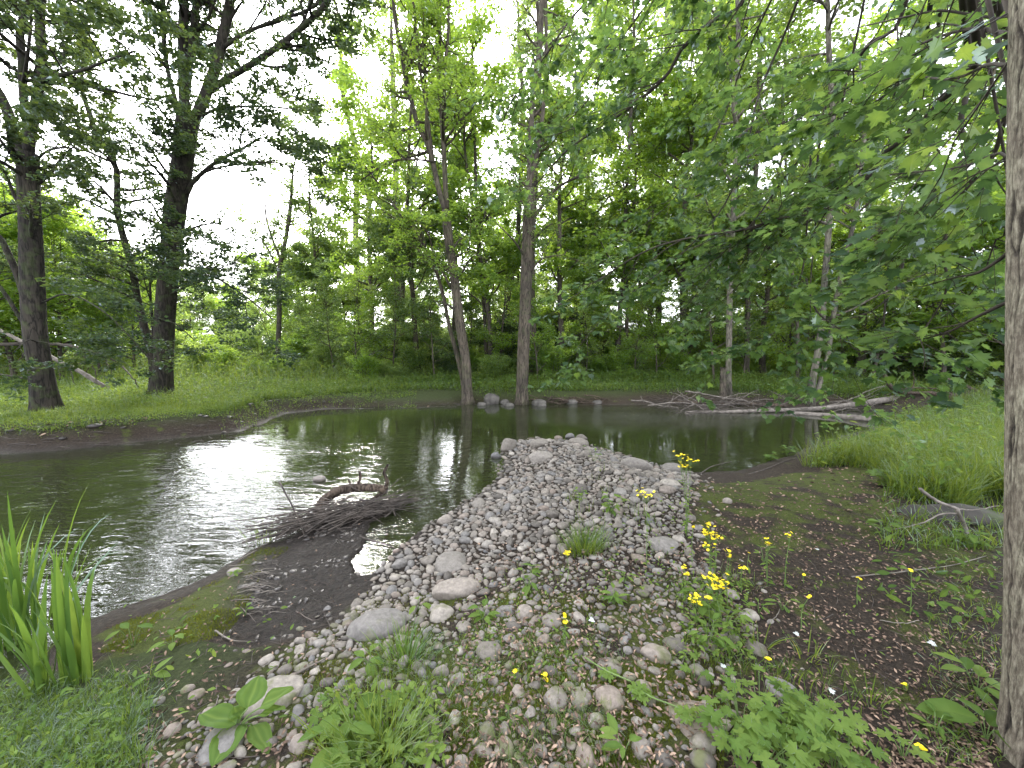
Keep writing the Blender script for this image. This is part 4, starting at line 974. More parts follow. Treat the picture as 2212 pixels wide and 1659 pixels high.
# singled-out rocks traced from the photograph: (u, v of the middle, w, h px, flatness, squareness, rz, label)
heroes = [
 (977,1203,74,62,.35,.7,.1,'squarish pale flat slab beside the muddy puddle inlet'),
 (955,1318,52,44,.6,0,0,'round dark grey boulder below the long ridge of pale slabs'),
 (812,1345,130,62,.4,.3,.5,'broad pale angular slab at the left edge of the cobbles'),
 (985,1268,110,44,.4,.3,.35,'long low slab lying below the squarish one'),
 (590,1490,120,80,.4,.4,.9,'large flat grey slab behind the broad-leaved plant'),
 (478,1592,95,80,.5,.5,.7,'large dull boulder under the broad-leaved plant'),
 (1432,1172,64,36,.5,.4,-.3,'pale triangular rock with a mossy foot on the right of the bar'),
 (1505,1535,100,92,.3,.5,.3,'wide reddish-grey flat slab beside the leafy buttercup clump'),
 (1692,1486,64,50,.6,.2,-.5,'grey rounded rock at the top of the buttercup clump'),
 (1632,1394,46,34,.5,.2,-.4,'pale oblong rock on the dark soil near the flowers'),
 (1518,1604,54,38,.7,0,.1,'smooth dark rounded cobble near the bottom edge, left of the buttercups'),
 (1518,1640,56,36,.7,0,-.1,'second smooth dark cobble, directly below its twin at the bottom edge'),
 (1317,1508,62,54,.7,.5,.2,'blocky grey stone in front of the green runner'),
 (1254,1500,50,46,.6,.4,.1,'squarish grey stone left of the blocky one by the runner'),
 (1387,1480,42,52,.7,.2,-.4,'bluish upright stone under the runner leaves'),
 (1417,1406,66,36,.5,.4,-.5,'pale wedge-shaped stone in the middle of the right half of the bar'),
 (1053,1576,40,38,.7,.2,-.5,'white-veined stone in the grass at the front'),
 (1087,1610,46,40,.7,.3,.3,'pale stone just below the white-veined one'),
 (930,1553,36,46,.7,.4,-.6,'upright lichen-spotted stone among the front grass'),
 (1263,1623,46,52,.7,.4,0,'mossy upright stone near the bottom edge'),
 (1323,1596,48,58,.7,.3,0,'mossy brown stone right of the bottom middle'),
 (1384,1606,46,40,.6,.4,.3,'grey five-sided stone near the bottom edge'),
 (1433,1630,44,36,.6,.2,0,'plain grey cobble at the bottom edge, left of the dark twins'),
 (1057,1400,56,44,.5,.2,.4,'dull greenish stone behind the front grass'),
 (1132,1320,40,34,.8,0,0,'round-topped pale stone in the moss patch'),
 (1109,1352,38,22,.6,0,0,'smooth dark egg-shaped stone below the round-topped one'),
 (1192,1336,46,30,.5,.2,-.3,'flattish grey-brown stone with red leaves on it'),
 (1572,1081,27,17,.7,0,0,'single pale oval stone alone on the dark soil'),
 (508,1234,33,20,.6,0,0,'pale oval stone on the mossy left bank'),
 (690,1034,36,13,.5,0,0,'dark wet stone breaking the water beyond the driftwood'),
 (405,1486,28,21,.7,0,.2,'pale cobble on the brown soil near the lower left'),
 (343,1512,26,20,.7,0,.3,'grey cobble on the soil right of the iris clumps'),
 (328,1642,46,30,.5,0,.4,'smooth oval cobble at the bottom left edge of the stones'),
 (425,1496,32,24,.6,.1,.1,'low brown cobble half sunk in the soil left of the stones'),
 (1098,964,46,26,.9,.5,.4,'pointed angular rock at the water tip of the bar'),
 (1168,985,66,30,.5,.4,.1,'broad pale rock near the tip of the bar'),
 (1165,958,50,18,.5,.2,0,'low rock along the far rim of the bar'),
 (1250,957,62,18,.4,.3,0,'flat rock along the far rim of the bar, right of the middle'),
 (1255,1053,42,32,.7,.6,.3,'pale blocky rock in the upper middle of the bar'),
 (1375,1005,88,28,.5,.5,-.4,'long dark slab dipping to the water on the right rim'),
 (1448,1042,60,26,.4,.4,-.2,'flat grey slab on the right rim of the bar'),
 (1452,1012,56,22,.5,.3,-.1,'rounded slab in the water at the right rim'),
 (1440,1060,50,14,.5,0,0,'low pale oval stone beside the dark soil'),
 (1206,947,24,10,.6,0,0,'small wet stone in the water off the tip, left one of three'),
 (1232,943,28,11,.6,0,0,'small wet stone in the water off the tip, middle of three'),
 (1256,946,32,11,.6,0,0,'dark flat wet stone in the water off the tip, right one of three'),
 (1072,985,28,12,.7,.2,0,'small grey rock at the waterline left of the tip'),
 (1062,862,42,32,.9,.7,.2,'big pyramid-shaped rock on the far waterline between the two grey trunks'),
 (1040,872,26,12,.5,.2,0,'low stone left of the pyramid-shaped rock'),
 (1090,868,26,13,.6,.3,.3,'grey stone between the pyramid-shaped rock and the pale trunk'),
 (1100,875,30,7,.4,.2,0,'flat white stone at the foot of the pale trunk'),
 (1165,870,40,16,.5,.3,0,'pale stone right of the pale trunk on the far bank'),
 (1235,868,30,12,.5,.2,0,'stone under the exposed roots of the far bank'),
 (1170,875,30,7,.4,.2,0,'low pale stone at the far waterline'),
 (1290,870,28,8,.5,.2,0,'small stone at the far waterline near the riffle'),
]
for i, (u, v, w, h, fl, sq, rz, lab) in enumerate(heroes):
    g = G(u, v + h * .30); d = math.hypot(g[1], CAM_H - g[2]); dep = g[1] * CP - (g[2] - CAM_H) * SP
    a = w * dep / FPX / 2; elev = (CAM_H - g[2]) / d
    hh_ = h * dep / FPX / 2
    c_ = a * fl; a *= (.82 if v < 1100 else 1); b_ = max(a * .5, min(a * (.75 if v < 1100 else 1.1), (hh_ - c_ * .5 * (1 - elev)) / max(elev, .25)))
    v_, f_ = rock(500 + i, 4, .35 + .6 * sq, sq)
    vv = rotz(v_ * [a, b_, c_], rz * .6)
    o = MB(); o.add(vv, tris=f_, tint=(i * .37) % 1)
    ob = o.obj('rock' if w > 55 else 'cobble', M_stone if v > 880 else M_farrock); ob.location = (g[0], g[1], max(g[2], ZW - .04) + c_ * .28)
    tag(ob, lab, 'rock' if w > 55 else 'stone', 'stones traced along the bar and the banks')
    stones.append((g[0], g[1], max(a, b_) * .88))
# packed cobbles by dart throwing, large to small
def throw(n, rlo, rhi, test, fac, tries):
    cell = .12; grid = {}
    for s in stones: grid.setdefault((int(s[0] // cell), int(s[1] // cell)), []).append(s)
    out = []
    x0, x1, y0, y1 = -3.2, 4.0, .6, 9.2
    X = rs.uniform(x0, x1, tries); Yv = rs.uniform(y0, y1, tries)
    ok = test(X, Yv); X, Yv = X[ok], Yv[ok]
    for x, y in zip(X, Yv):
        if len(out) >= n: break
        rad = rs.uniform(rlo, rhi) * (.82 + .07 * y)
        cx_, cy_ = int(x // cell), int(y // cell); bad = False; R_ = 4
        for i in range(cx_ - R_, cx_ + R_ + 1):
            for j in range(cy_ - R_, cy_ + R_ + 1):
                for s in grid.get((i, j), ()):
                    if (s[0] - x) ** 2 + (s[1] - y) ** 2 < ((s[2] + rad) * fac) ** 2: bad = True; break
                if bad: break
            if bad: break
        if not bad:
            s = (x, y, rad); stones.append(s); out.append(s); grid.setdefault((cx_, cy_), []).append(s)
    return out
def t_dense(X, Y): return sdist(X, Y, Z_dense) < .03 * np.sin(X * 9 + Y * 7)
def t_all(X, Y): return (sdist(X, Y, Z_stone) < .06 * np.sin(X * 7 + Y * 5))
def t_sparse(X, Y): return (sdist(X, Y, Z_stone) < .25) & (rs.random(len(X)) < .5)
got = []
got += throw(26, .062, .085, t_dense, .9, 500)
got += throw(240, .042, .060, t_dense, .86, 4500)
got += throw(1500, .030, .042, t_dense, .82, 26000)
got += throw(3600, .018, .030, t_dense, .80, 90000)
got += throw(2500, .010, .017, t_dense, .80, 60000)
got += throw(90, .040, .066, t_all, .95, 1300)
got += throw(900, .024, .040, t_all, .88, 14000)
got += throw(6500, .008, .022, t_all, .84, 90000)
got += throw(420, .008, .026, t_sparse, 1.3, 7000)
A = np.array(got)
gz = Hg(A[:, 0], A[:, 1])
U_, V_, Dp = project(np.c_[A[:, 0], A[:, 1], gz])
inview = (U_ > -60) & (U_ < 2270) & (V_ < 1720)
px = np.where(inview, A[:, 2] / np.where(np.isfinite(Dp), Dp, 1e9), 0)
order = np.argsort(-px); A = A[order]; gz = gz[order]; U_ = U_[order]; V_ = V_[order]; px = px[order]
A = A[px > 0]; gz = gz[px > 0]; U_ = U_[px > 0]; V_ = V_[px > 0]
def place_of(u, v, y):
    if v > 1560: a = 'along the bottom edge'
    elif v > 1430: a = 'in the front moss and grass'
    elif v > 1300: a = 'in the lower middle of the bar'
    elif v > 1180: a = 'level with the tuft of bright grass'
    elif v > 1060: a = 'in the upper middle of the bar'
    else: a = 'near the water tip of the bar'
    b = 'towards the puddle side' if u < 950 else 'in the centre' if u < 1250 else 'towards the dark soil side'
    return a + ', ' + b
meshes = {}
for k in range(16):
    r = np.random.default_rng(900 + k); v_, f_ = VAR[k]
    e = [1, r.uniform(.66, .95), r.uniform(.38, .6)]
    o = MB(); o.add(v_ * e, tris=f_, tint=k * .0625); meshes[k] = (o.mesh('cobble', M_stone), e)
NI = 240
for i in range(NI):
    x, y, a = A[i]; k = int(rs.integers(0, 16)); me, e = meshes[k]
    o = link('cobble', me); sc = a * rs.uniform(.98, 1.12); c_ = e[2] * sc
    o.location = (x, y, gz[i] + c_ * (.42 if V_[i] < 1300 else .22)); o.rotation_euler = (rs.normal(0, .16), rs.normal(0, .16), rs.uniform(0, 6.28)); o.scale = (sc, sc * rs.uniform(.85, 1.05), sc)
    tag(o, f'{"large" if i < 70 else "fist-sized"} rounded cobble {place_of(U_[i], V_[i], y)}', 'stone', 'cobbles of the stone bar')
mb = MB()
B = A[NI:]; gb = gz[NI:]; n_ = len(B)
kk = rs.integers(0, 16, n_)
for k in range(16):
    s = kk == k; v_, f_ = VAR2[k]; c = s.sum()
    a = B[s, 2] * rs.uniform(.98, 1.12, c); ex = rs.uniform(.62, .95, c); ez = rs.uniform(.36, .62, c); rz = rs.uniform(0, 6.28, c)
    tx, ty = rs.normal(0, .2, c), rs.normal(0, .2, c)
    v = v_[None] * np.stack([a, a * ex, a * ez], -1)[:, None]
    v[..., 2] += v[..., 0] * tx[:, None] + v[..., 1] * ty[:, None]
    cs, sn = np.cos(rz)[:, None], np.sin(rz)[:, None]
    X = v[..., 0] * cs - v[..., 1] * sn; Yy = v[..., 0] * sn + v[..., 1] * cs
    emb = np.where(B[s, 1] > 2.6, .38, .22)
    P_ = np.stack([X + B[s, 0:1], Yy + B[s, 1:2], v[..., 2] + (gb[s] + a * ez * emb)[:, None]], -1)
    T_ = f_[None] + (np.arange(c) * len(v_))[:, None, None]
    mb.add(P_.reshape(-1, 3), tris=T_.reshape(-1, 3), tint=np.repeat(rs.random(c).astype(np.float32), len(v_)))
tag(mb.obj('gravel', M_stone), 'mass of smaller grey cobbles and pebbles packed between the larger stones', kind='stuff')
print('STONES', n_ + NI)

# the half-buried boulder by the right trunk
M_boulder = plain_mat('boulder_stone', [(.3, (.018, .016, .014)), (.5, (.042, .038, .032)), (.60, (.038, .050, .018)), (.75, (.06, .055, .047))], 5, .9, .6, detail=8)

g = G(2080, 1122); v_, f_ = rock(777, 4, .8, .2)
o = MB(); o.add(rotz(v_ * [.44, .18, .13], -.12), tris=f_, tint=.05); ob = o.obj('boulder', M_boulder); ob.location = g + [0.05, 0, .0]
tag(ob, 'long low dark boulder half buried in grass left of the right-edge trunk', 'boulder')
g = G(1990, 1108); v_, f_ = rock(778, 4, .6, .2)
o = MB(); o.add(rotz(v_ * [.26, .14, .06], .1), tris=f_, tint=.95); ob = o.obj('boulder', M_boulder); ob.location = g
tag(ob, 'smaller flat boulder with mossy top, left neighbour of the long dark boulder', 'boulder')
# ---------------------------------------------------------------- driftwood, logs, fallen branches
r = np.random.default_rng(31)
def stick(tb, pts, d0, d1, n=None, segs=8, lob=None, wob=0.0):
    p = smooth_path(np.array(pts), n or len(pts) * 4)
    if wob: p = p + r.normal(size=p.shape) * wob
    tb.add(p, np.linspace(d0, d1, len(p)) / 2, segs, 0, lob)
def onw(u, v, dz=0.0): return onz(u, v, ZW) + [0, 0, dz]
def at(u, v, Y): return W(u, v, Y)
Yd = onw(690, 1102)[1]
t = thing('driftwood', 'curved brown driftwood limb arching out of the water above the twig pile', 'driftwood', onw(690, 1102))
tb = Tubes(); knob = lambda th, z, t: 1 + .10 * np.cos(3 * th + t * 9) + .07 * np.cos(5 * th - t * 14) + .05 * np.sin(t * 40)
stick(tb, [at(686,1112,Yd), at(690,1102,Yd), at(702,1082,Yd+.02), at(726,1062,Yd+.06), at(756,1055,Yd+.1), at(786,1053,Yd+.12), at(816,1055,Yd+.14), at(834,1059,Yd+.15)], .125, .085, 40, 12, knob)
stick(tb, [at(832,1060,Yd+.15), at(822,1068,Yd+.2), at(800,1082,Yd+.2), at(775,1092,Yd+.2)], .06, .03, 14, 8, knob)
tb.obj('limb', M_drift, t, onw(690, 1102))
for pts, a, b_ in [([(834,1056),(836,1038),(830,1022),(834,1012),(838,1003)], .05, .028), ([(768,1052),(776,1040),(779,1030),(777,1018)], .04, .028), ([(760,1054),(757,1046),(752,1034)], .03, .012), ([(694,1094),(694,1084),(690,1074)], .05, .012)]:
    tb = Tubes(); stick(tb, [at(u, v, Yd + .12) for u, v in pts], a, b_, 16, 7, knob); tb.obj('branch', M_drift, t, onw(690, 1102))
# twig pile
c0, c1 = onw(610, 1165, .06), onw(865, 1098, .05)
t = thing('twig_pile', 'long matted pile of wet grey twigs caught at the tip of the mud spit', 'twig pile', (c0 + c1) / 2)
tb = Tubes()
for k in range(260):
    f = np.clip(r.beta(1.6, 1.5), 0, 1); c = c0 + (c1 - c0) * f + [r.normal(0, .03), r.normal(0, .11 * (1 - abs(f - .5))), abs(r.normal(0, .065)) * (1.4 - f)]
    d = nrm(nrm(c1 - c0) + r.normal(size=3) * [.32, .42, .14]); L = r.uniform(.15, .55)
    p = [c - d * L, c + r.normal(size=3) * .02, c + d * L + r.normal(size=3) * .04]
    w = r.uniform(.004, .013); stick(tb, p, w * 1.3, w * .5, 8, 5, wob=.004)
for pts, w in [([(598,1172),(640,1140),(680,1118),(730,1100),(760,1090)], .022), ([(596,1176),(660,1145),(730,1128),(790,1122),(860,1100)], .02), ([(700,1115),(760,1090),(820,1100),(870,1092)], .014), ([(724,1140),(760,1108),(800,1100),(850,1096)], .014)]:
    stick(tb, [onw(u, v, .06 + .03 * (i % 2)) for i, (u, v) in enumerate(pts)], w, w * .6, 20, 6, knob)
tb.obj('twigs', M_darktwig, t, (c0 + c1) / 2)
# stick lying in the puddle
t = thing('fallen_stick', 'dark wet stick lying in the puddle between mud and cobbles', 'stick', onw(800, 1172))
tb = Tubes(); stick(tb, [onw(777,1163,.02), onw(800,1172,.025), onw(830,1178,.015), onw(862,1188,.0)], .022, .008, 20, 7, knob); tb.obj('stem', M_darktwig, t, onw(800, 1172))
for o_ in t.children: pass
# logs and brush on the far side of the pool
def log(name, label, cat, pts, d0, d1, mat, grp=None, dz=None):
    P_ = [onw(u, v, (dz[i] if dz else .05)) for i, (u, v) in enumerate(pts)]
    tb = Tubes(); stick(tb, P_, d0, d1, 40, 12, knob); o = tb.obj(name, mat, None, P_[0]); o.location = [float(q) for q in P_[0]]
    return tag(o, label, cat, grp)
log('fallen_log', 'bare pale log floating in the pool, its thick end against the green bank', 'log', [(1712,894),(1760,898),(1820,904),(1870,910),(1920,915)], .10, .17, M_deadwood, 'fallen logs in the pool', [.02,.03,.05,.07,.09])
log('fallen_log', 'longer grey log lying behind the pale one, running into the bank', 'log', [(1480,890),(1560,892),(1650,891),(1750,889),(1840,884),(1945,876)], .07, .20, M_deadwood, 'fallen logs in the pool', [.0,.03,.05,.07,.14,.26])
log('fallen_log', 'dark waterlogged log along the foot of the far bank behind the brush', 'log', [(1440,872),(1520,874),(1620,876),(1700,880)], .12, .1, M_drift, 'fallen logs in the pool', [.05,.05,.05,.05])
t = thing('brush_pile', 'tangle of bleached bare branches piled in the water before the far bank', 'brush pile', onw(1540, 884))
YB = onw(1540, 884)[1]
brs = [([(1364,865),(1392,866),(1421,875),(1449,879),(1491,886),(1548,893),(1600,897)], 3.2, 1.6), ([(1480,845),(1511,849),(1562,859),(1610,865),(1633,875),(1664,888)], 4.0, 2.4),
  ([(1400,876),(1429,872),(1477,870),(1520,875),(1576,875),(1619,890)], 2.8, 1.6), ([(1500,873),(1472,887),(1446,900)], 2.6, 1.2), ([(1540,874),(1532,884),(1536,896),(1543,904)], 2.6, 1.2),
  ([(1746,890),(1789,876),(1845,859),(1880,842),(1911,834)], 2.6, 1.0), ([(1730,893),(1790,880),(1840,872),(1880,866),(1925,850)], 2.6, 1.0), ([(1814,868),(1812,880),(1818,892)], 1.6, 1.0), ([(1845,876),(1860,890),(1885,902)], 1.6, .8), ([(1884,872),(1890,886),(1902,905)], 1.6, .8),
  ([(1600,898),(1640,884),(1680,884),(1730,896)], 2.2, 1.2), ([(1640,906),(1580,904),(1540,900)], 2.4, 1.0), ([(1560,862),(1600,850),(1640,852)], 1.6, .8), ([(1660,900),(1690,888),(1720,886)], 1.6, 1.2), ([(1455,855),(1445,875),(1420,885)],1.6,.8),
  ([(1505,866),(1470,850),(1462,838)],1.5,.7), ([(1390,870),(1384,855)],1.3,.7), ([(1440,872),(1462,858),(1480,846)],1.2,.6), ([(1545,880),(1575,893),(1610,893),(1640,897)],1.8,1.0), ([(1480,893),(1520,897),(1600,900),(1650,897)],2.2,1.6), ([(1640,890),(1625,868),(1640,862)],1.3,.8)]
for pts, w0, w1 in brs:
    tb = Tubes(); Y_ = YB + r.uniform(-.5, .4)
    P_ = [at(u, v, onw(u, max(v, 880))[1] if v > 880 else Y_) for u, v in pts]
    Ya = np.mean([q[1] for q in P_]); P_ = [at(u, v, Ya + .15 * i) for i, (u, v) in enumerate(pts)]
    stick(tb, P_, w0 * Ya / FPX, w1 * Ya / FPX, 20, 6, knob, .008); tb.obj('branch', M_deadwood, t, onw(1540, 884))
for k in range(26):
    u = r.uniform(1420, 1900); c = onw(u, r.uniform(874, 894), r.uniform(.02, .2)); L = r.uniform(.6, 1.6); a = r.choice([-1, 1]); d = nrm(np.array([a, r.normal(0, .3), r.normal(.12, .16)]))
    q = [c]; 
    for j in range(5): d = nrm(d + r.normal(size=3) * .16); q.append(q[-1] + d * L / 5)
    tb = Tubes(); stick(tb, q, r.uniform(.016, .035), .007, 22, 6, knob, .004)
    for j in range(3):
        e = q[int(r.integers(1, 5))]; f = nrm(d + r.normal(size=3) * .7); stick(tb, [e, e + f * L * .12 + r.normal(size=3) * .02, e + f * L * .3], .010, .003, 10, 5)
    tb.obj('branch', M_deadwood, t, onw(1540, 884))
tb = Tubes()
for k in range(330):
    u = r.triangular(1370, 1530, 1720) if k < 210 else r.uniform(1720, 1930); v = r.uniform(862, 898); c = onw(u, max(v, 874), abs(r.normal(.05, .12)) * (1 if u < 1650 else .6)); d = nrm(np.array([r.choice([-1, 1]), r.normal(0, .5), r.normal(0, .22)])); L = r.uniform(.15, .7)
    stick(tb, [c - d * L, c + r.normal(size=3) * .05, c + d * L], r.uniform(.006, .02), .004, 8, 4, wob=.01)
tb.obj('twigs', M_darktwig, t, onw(1540, 884))
# exposed roots of the far bank
t = thing('exposed_roots', 'dark woody roots washed bare along the far bank right of the pale trunk', 'roots', onw(1230, 868))
tb = Tubes()
for k in range(70):
    u = r.uniform(1150, 1330) if k < 48 else r.uniform(1330, 1740); c = onw(u, 872, r.uniform(0, .22)) + [0, r.uniform(-.05, .4), 0]; d = nrm(np.array([r.choice([-1, 1]), r.normal(0, .4), r.normal(0, .2)])); L = r.uniform(.2, .6)
    stick(tb, [c - d * L - [0, 0, .06], c + r.normal(size=3) * .05, c + d * L - [0, 0, .04]], r.uniform(.02, .07), .012, 10, 6, knob, .008)
tb.obj('root', M_drift, t, onw(1230, 868))
# roots at the mud edge, left
t = thing('exposed_roots', 'fine pale roots sticking out of the mossy edge above the mud', 'roots', G(560, 1290))
tb = Tubes()
for k in range(46):
    c = G(r.uniform(525, 600), r.uniform(1220, 1330)); d = nrm(np.array([1, r.normal(-.15, .3), r.normal(.05, .15)])); L = r.uniform(.05, .16)
    stick(tb, [c - d * L + [0, 0, .0], c + [0, 0, .02], c + d * L + [0, 0, .005]], r.uniform(.004, .01), .002, 8, 4, wob=.003)
tb.obj('root', M_deadwood, t, G(560, 1290))
# fallen dead tree limbs left background
t = thing('fallen_branch', 'fallen grey dead branch with bare side twigs behind the left-edge maple', 'fallen branch', G(190, 848)); g0 = G(190, 848); Yf = g0[1]
for pts, w0, w1 in [([(-20,745),(100,743),(167,750),(233,770)], 8, 5), ([(-10,708),(60,745),(133,783),(190,812),(236,842)], 7, 9), ([(233,770),(262,790),(285,815),(302,838)], 4, 2), ([(233,768),(215,780),(195,790),(185,805)], 3, 1.5), ([(167,752),(190,780),(205,800),(208,820)], 3, 1.5), ([(170,748),(160,775),(135,800),(128,820)], 3, 1.5), ([(215,768),(180,785),(150,782)], 3, 1), ([(60,748),(40,780),(0,795)], 3, 1), ([(175,745),(180,730),(190,722)], 2, 1), ([(120,790),(150,800),(160,830)], 2.5, 1), ([(225,775),(240,800),(235,822)], 2, 1), ([(80,745),(110,770),(112,800)], 2.2, 1)]:
    tb = Tubes(); stick(tb, [at(u, v, Yf + .2 * i * r.uniform(-.5, .5)) for i, (u, v) in enumerate(pts)], w0 * Yf / FPX, w1 * Yf / FPX, 18, 7, knob, .01); tb.obj('branch', M_deadwood if w0 == 7 else M_twig, t, g0)
t = thing('fallen_branch', 'mossy dead branch lying across the green growth beyond the right bank', 'fallen branch', G(1960, 862)); g0 = G(1960, 862); Yf = g0[1]
for pts, w0, w1 in [([(1905,800),(1916,818),(1931,841),(1967,848),(2020,850),(2080,858)], 7, 9), ([(2010,810),(2060,822),(2120,850),(2170,862)], 5, 7), ([(1931,841),(1990,838),(2060,843)], 3, 2), ([(1965,848),(1972,860),(1978,872)], 3, 2), ([(1916,818),(1900,806),(1880,804)], 3, 1.2), ([(1967,848),(1975,820),(1970,800)], 2.5, 1)]:
    tb = Tubes(); stick(tb, [at(u, v, Yf) for i, (u, v) in enumerate(pts)], w0 * Yf / FPX, w1 * Yf / FPX, 18, 7, knob, .01); tb.obj('branch', M_drift, t, g0)
t = thing('fallen_branch', 'pale bare branch propped on the half-buried boulder left of the right-edge trunk', 'fallen branch', G(2060, 1145)); g0 = G(2060, 1145)
Yb = g0[1] - .05
for pts, w0, w1 in [([(1987,1056),(2005,1070),(2030,1085),(2065,1098)], 7, 6), ([(2065,1098),(2076,1120),(2088,1148),(2090,1172),(2120,1192),(2146,1214)], 8, 5), ([(2065,1098),(2100,1102),(2158,1092)], 3, 1.5), ([(2070,1108),(2030,1112),(1990,1130),(1930,1144),(1915,1152)], 3.5, 2)]:
    tb = Tubes(); stick(tb, [at(u, v, Yb - .0006 * max(0, v - 1150) * 3) for u, v in pts], w0 * Yb / FPX, w1 * Yb / FPX, 20, 8, knob, .002); tb.obj('branch', M_deadwood, t, g0)
# twigs along the right waterline and lone sticks on the ground
sticks = [([(1580,1040),(1650,1020),(1690,1003),(1720,994)], .02, 'dark twig bundle along the right waterline', M_darktwig), ([(1510,1030),(1540,1012),(1580,1002)], .018, 'dark twig leaning into the water at the right waterline', M_darktwig),
 ([(390,1604),(425,1588),(455,1570),(485,1552)], .012, 'straight dark stick on soil left of the broad-leaved plant', M_darktwig), ([(640,1463),(670,1447),(705,1428)], .014, 'pale stick on brown soil near the mud', M_deadwood), ([(465,1368),(500,1388),(548,1392)], .012, 'bare forked root on the dark soil left of the mud', M_deadwood),
 ([(460,1545),(470,1520),(472,1508)], .009, 'crooked pale twig beside small cobbles', M_deadwood), ([(1385,1515),(1440,1520),(1500,1522)], .009, 'thin brown twig beside the leafy runner', M_darktwig), ([(1840,1250),(1950,1240),(2060,1225),(2130,1205)], .010, 'long thin grey twig arching on the dark soil near the right trunk', M_deadwood),
 ([(1655,1355),(1675,1338),(1685,1320)], .008, 'short crooked twig on the dark soil below the flowers', M_deadwood), ([(1900,1345),(1950,1352),(1985,1345)], .006, 'thin straight twig in the middle of the dark soil', M_deadwood), ([(515,1215),(535,1203),(555,1192)], .014, 'short pale stick beside the oval stone on the mossy bank', M_deadwood),
 ([(1300,1215),(1330,1240),(1400,1262),(1480,1258)], .007, 'thin brown twig on the cobbles right of the bright grass tuft', M_darktwig), ([(1365,1270),(1340,1285),(1345,1310),(1365,1350)], .007, 'looping dead grass stalk on the cobbles', M_deadwood), ([(700,1395),(712,1360),(700,1330)], .006, 'thin twig standing in the mud', M_darktwig),
 ([(640,1325),(680,1345),(720,1320)], .008, 'wet twig on the dark mud', M_darktwig), ([(1470,1445),(1490,1400),(1520,1350)], .007, 'straw-coloured stalk leaning among the flowers', M_deadwood), ([(720,1600),(715,1560),(735,1545)], .008, 'brown twig near the front grass', M_darktwig)]
for pts, d, lab, mt in sticks:
    P_ = [G(u, v) + [0, 0, .012 + d * .5] for u, v in pts]
    if 'waterline' in lab: P_ = [onw(u, v, .04) for u, v in pts]
    tb = Tubes(); stick(tb, P_, d, d * .5, 16, 6, knob, .001); o = tb.obj('fallen_stick', mt, None, P_[0]); o.location = [float(q) for q in P_[0]]; tag(o, lab, 'stick', 'loose sticks on the ground')
# ---------------------------------------------------------------- ground vegetation
r = np.random.default_rng(41)
def pts_in(poly, n, box=None):
    lo, hi = poly.min(0), poly.max(0); X = r.uniform(lo[0], hi[0], n); Y = r.uniform(lo[1], hi[1], n); k = inside(X, Y, poly); return X[k], Y[k]
def gpos(X, Y, dz=-.01): return np.c_[X, Y, Hg(X, Y) + dz]
def sdw(X, Y): return sdist(X, Y, shore)
def sample_px(n, u0, u1, v0, v1):
    """ground points spread evenly over a piece of the view"""
    u = r.uniform(u0, u1, n); v = r.uniform(v0, v1, n)
    dx = (u - 1106) / FPX; dy = -(v - 829.5) / FPX
    d = np.c_[dx, np.full(n, CP) + dy * SP, -SP + dy * CP]; z = np.full(n, 0.0)
    for _ in range(6):
        t = (z - CAM_H) / np.minimum(d[:, 2], -1e-3); X = d[:, 0] * t; Y = d[:, 1] * t; z = Hg(X, Y)
    k = (Y > 0) & (Y < 70); return X[k], Y[k]
# far meadow: blades and small herbs
def veg(nb, nh, u0, u1, v0, v1, hb, hh_, test, wb=.012, lsz=.07, wild=False):
    X, Y = sample_px(nb, u0, u1, v0, v1); k = test(X, Y); X, Y = X[k], Y[k]
    sc = np.clip(Y / 12, .8, 2.6); cl = .55 + .6 * (fbm(X, Y, 1.1, 3, 2) * .5 + .5); far_k = .7 + 1.7 * sstep(13.5, 20, Y) if wild else 1.0; h = hb * cl * far_k * r.uniform(.4, 1.45, len(X))
    blades(mbg, gpos(X, Y), h, wb * sc, r.uniform(.1, 1.0, len(X)), np.clip(.5 + .22 * fbm(X, Y, .7, 2, 4) + r.normal(0, .15, len(X)), 0, 1), 2)
    X, Y = sample_px(nh, u0, u1, v0, v1); k = test(X, Y); X, Y = X[k], Y[k]; sc = np.clip(Y / 12, .7, 2.2)
    P_ = gpos(X, Y); P_[:, 2] += hh_ * (.6 + 1.9 * sstep(13.5, 20, Y) * wild) * r.uniform(.05, 1.3, len(X)) * (.5 + .6 * (fbm(X, Y, 1.1, 3, 2) * .5 + .5))
    leaves(mbh, LEAF_Q, P_, rdir(len(X), .35, r), r.normal(size=(len(X), 3)) * .45 + [0, 0, 1], lsz * sc * r.uniform(.6, 1.3, len(X)), np.clip(.5 + .25 * fbm(X, Y, .5, 2, 9) + r.normal(0, .18, len(X)), 0, 1))
mbg = MB(); mbh = MB()
farland = lambda X, Y: (sdw(X, Y) > .20 + .22 * fbm(X, Y, 2.5, 3, 3)) & (Y > 8.4 + .3 * X)
veg(60000, 74000, -100, 2300, 748, 885, .50, .42, farland, wild=True)
veg(16000, 16000, -60, 2250, 800, 890, .32, .22, farland)
tag(mbg.obj('meadow_grass', M_grass, smooth=False), 'tall sunlit grass of the meadow beyond the creek', kind='stuff')
tag(mbh.obj('meadow_herbs', M_herb, smooth=False), 'low leafy ground cover of the meadow beyond the creek', kind='stuff')
# left bank
mbg = MB(); mbh = MB()
lb = lambda X, Y: (sdw(X, Y) > .04 + .10 * (fbm(X, Y, 3, 3, 6) + .2)) & (X < -1.5) & (Y > 6)
veg(18000, 46000, -80, 900, 846, 980, .20, .15, lb, .009, .05)
tag(mbg.obj('bank_grass', M_grass, smooth=False), 'short grass on the left cut bank under the maples', kind='stuff')
tag(mbh.obj('bank_herbs', M_herb, smooth=False), 'small leafy plants covering the left cut bank', kind='stuff')
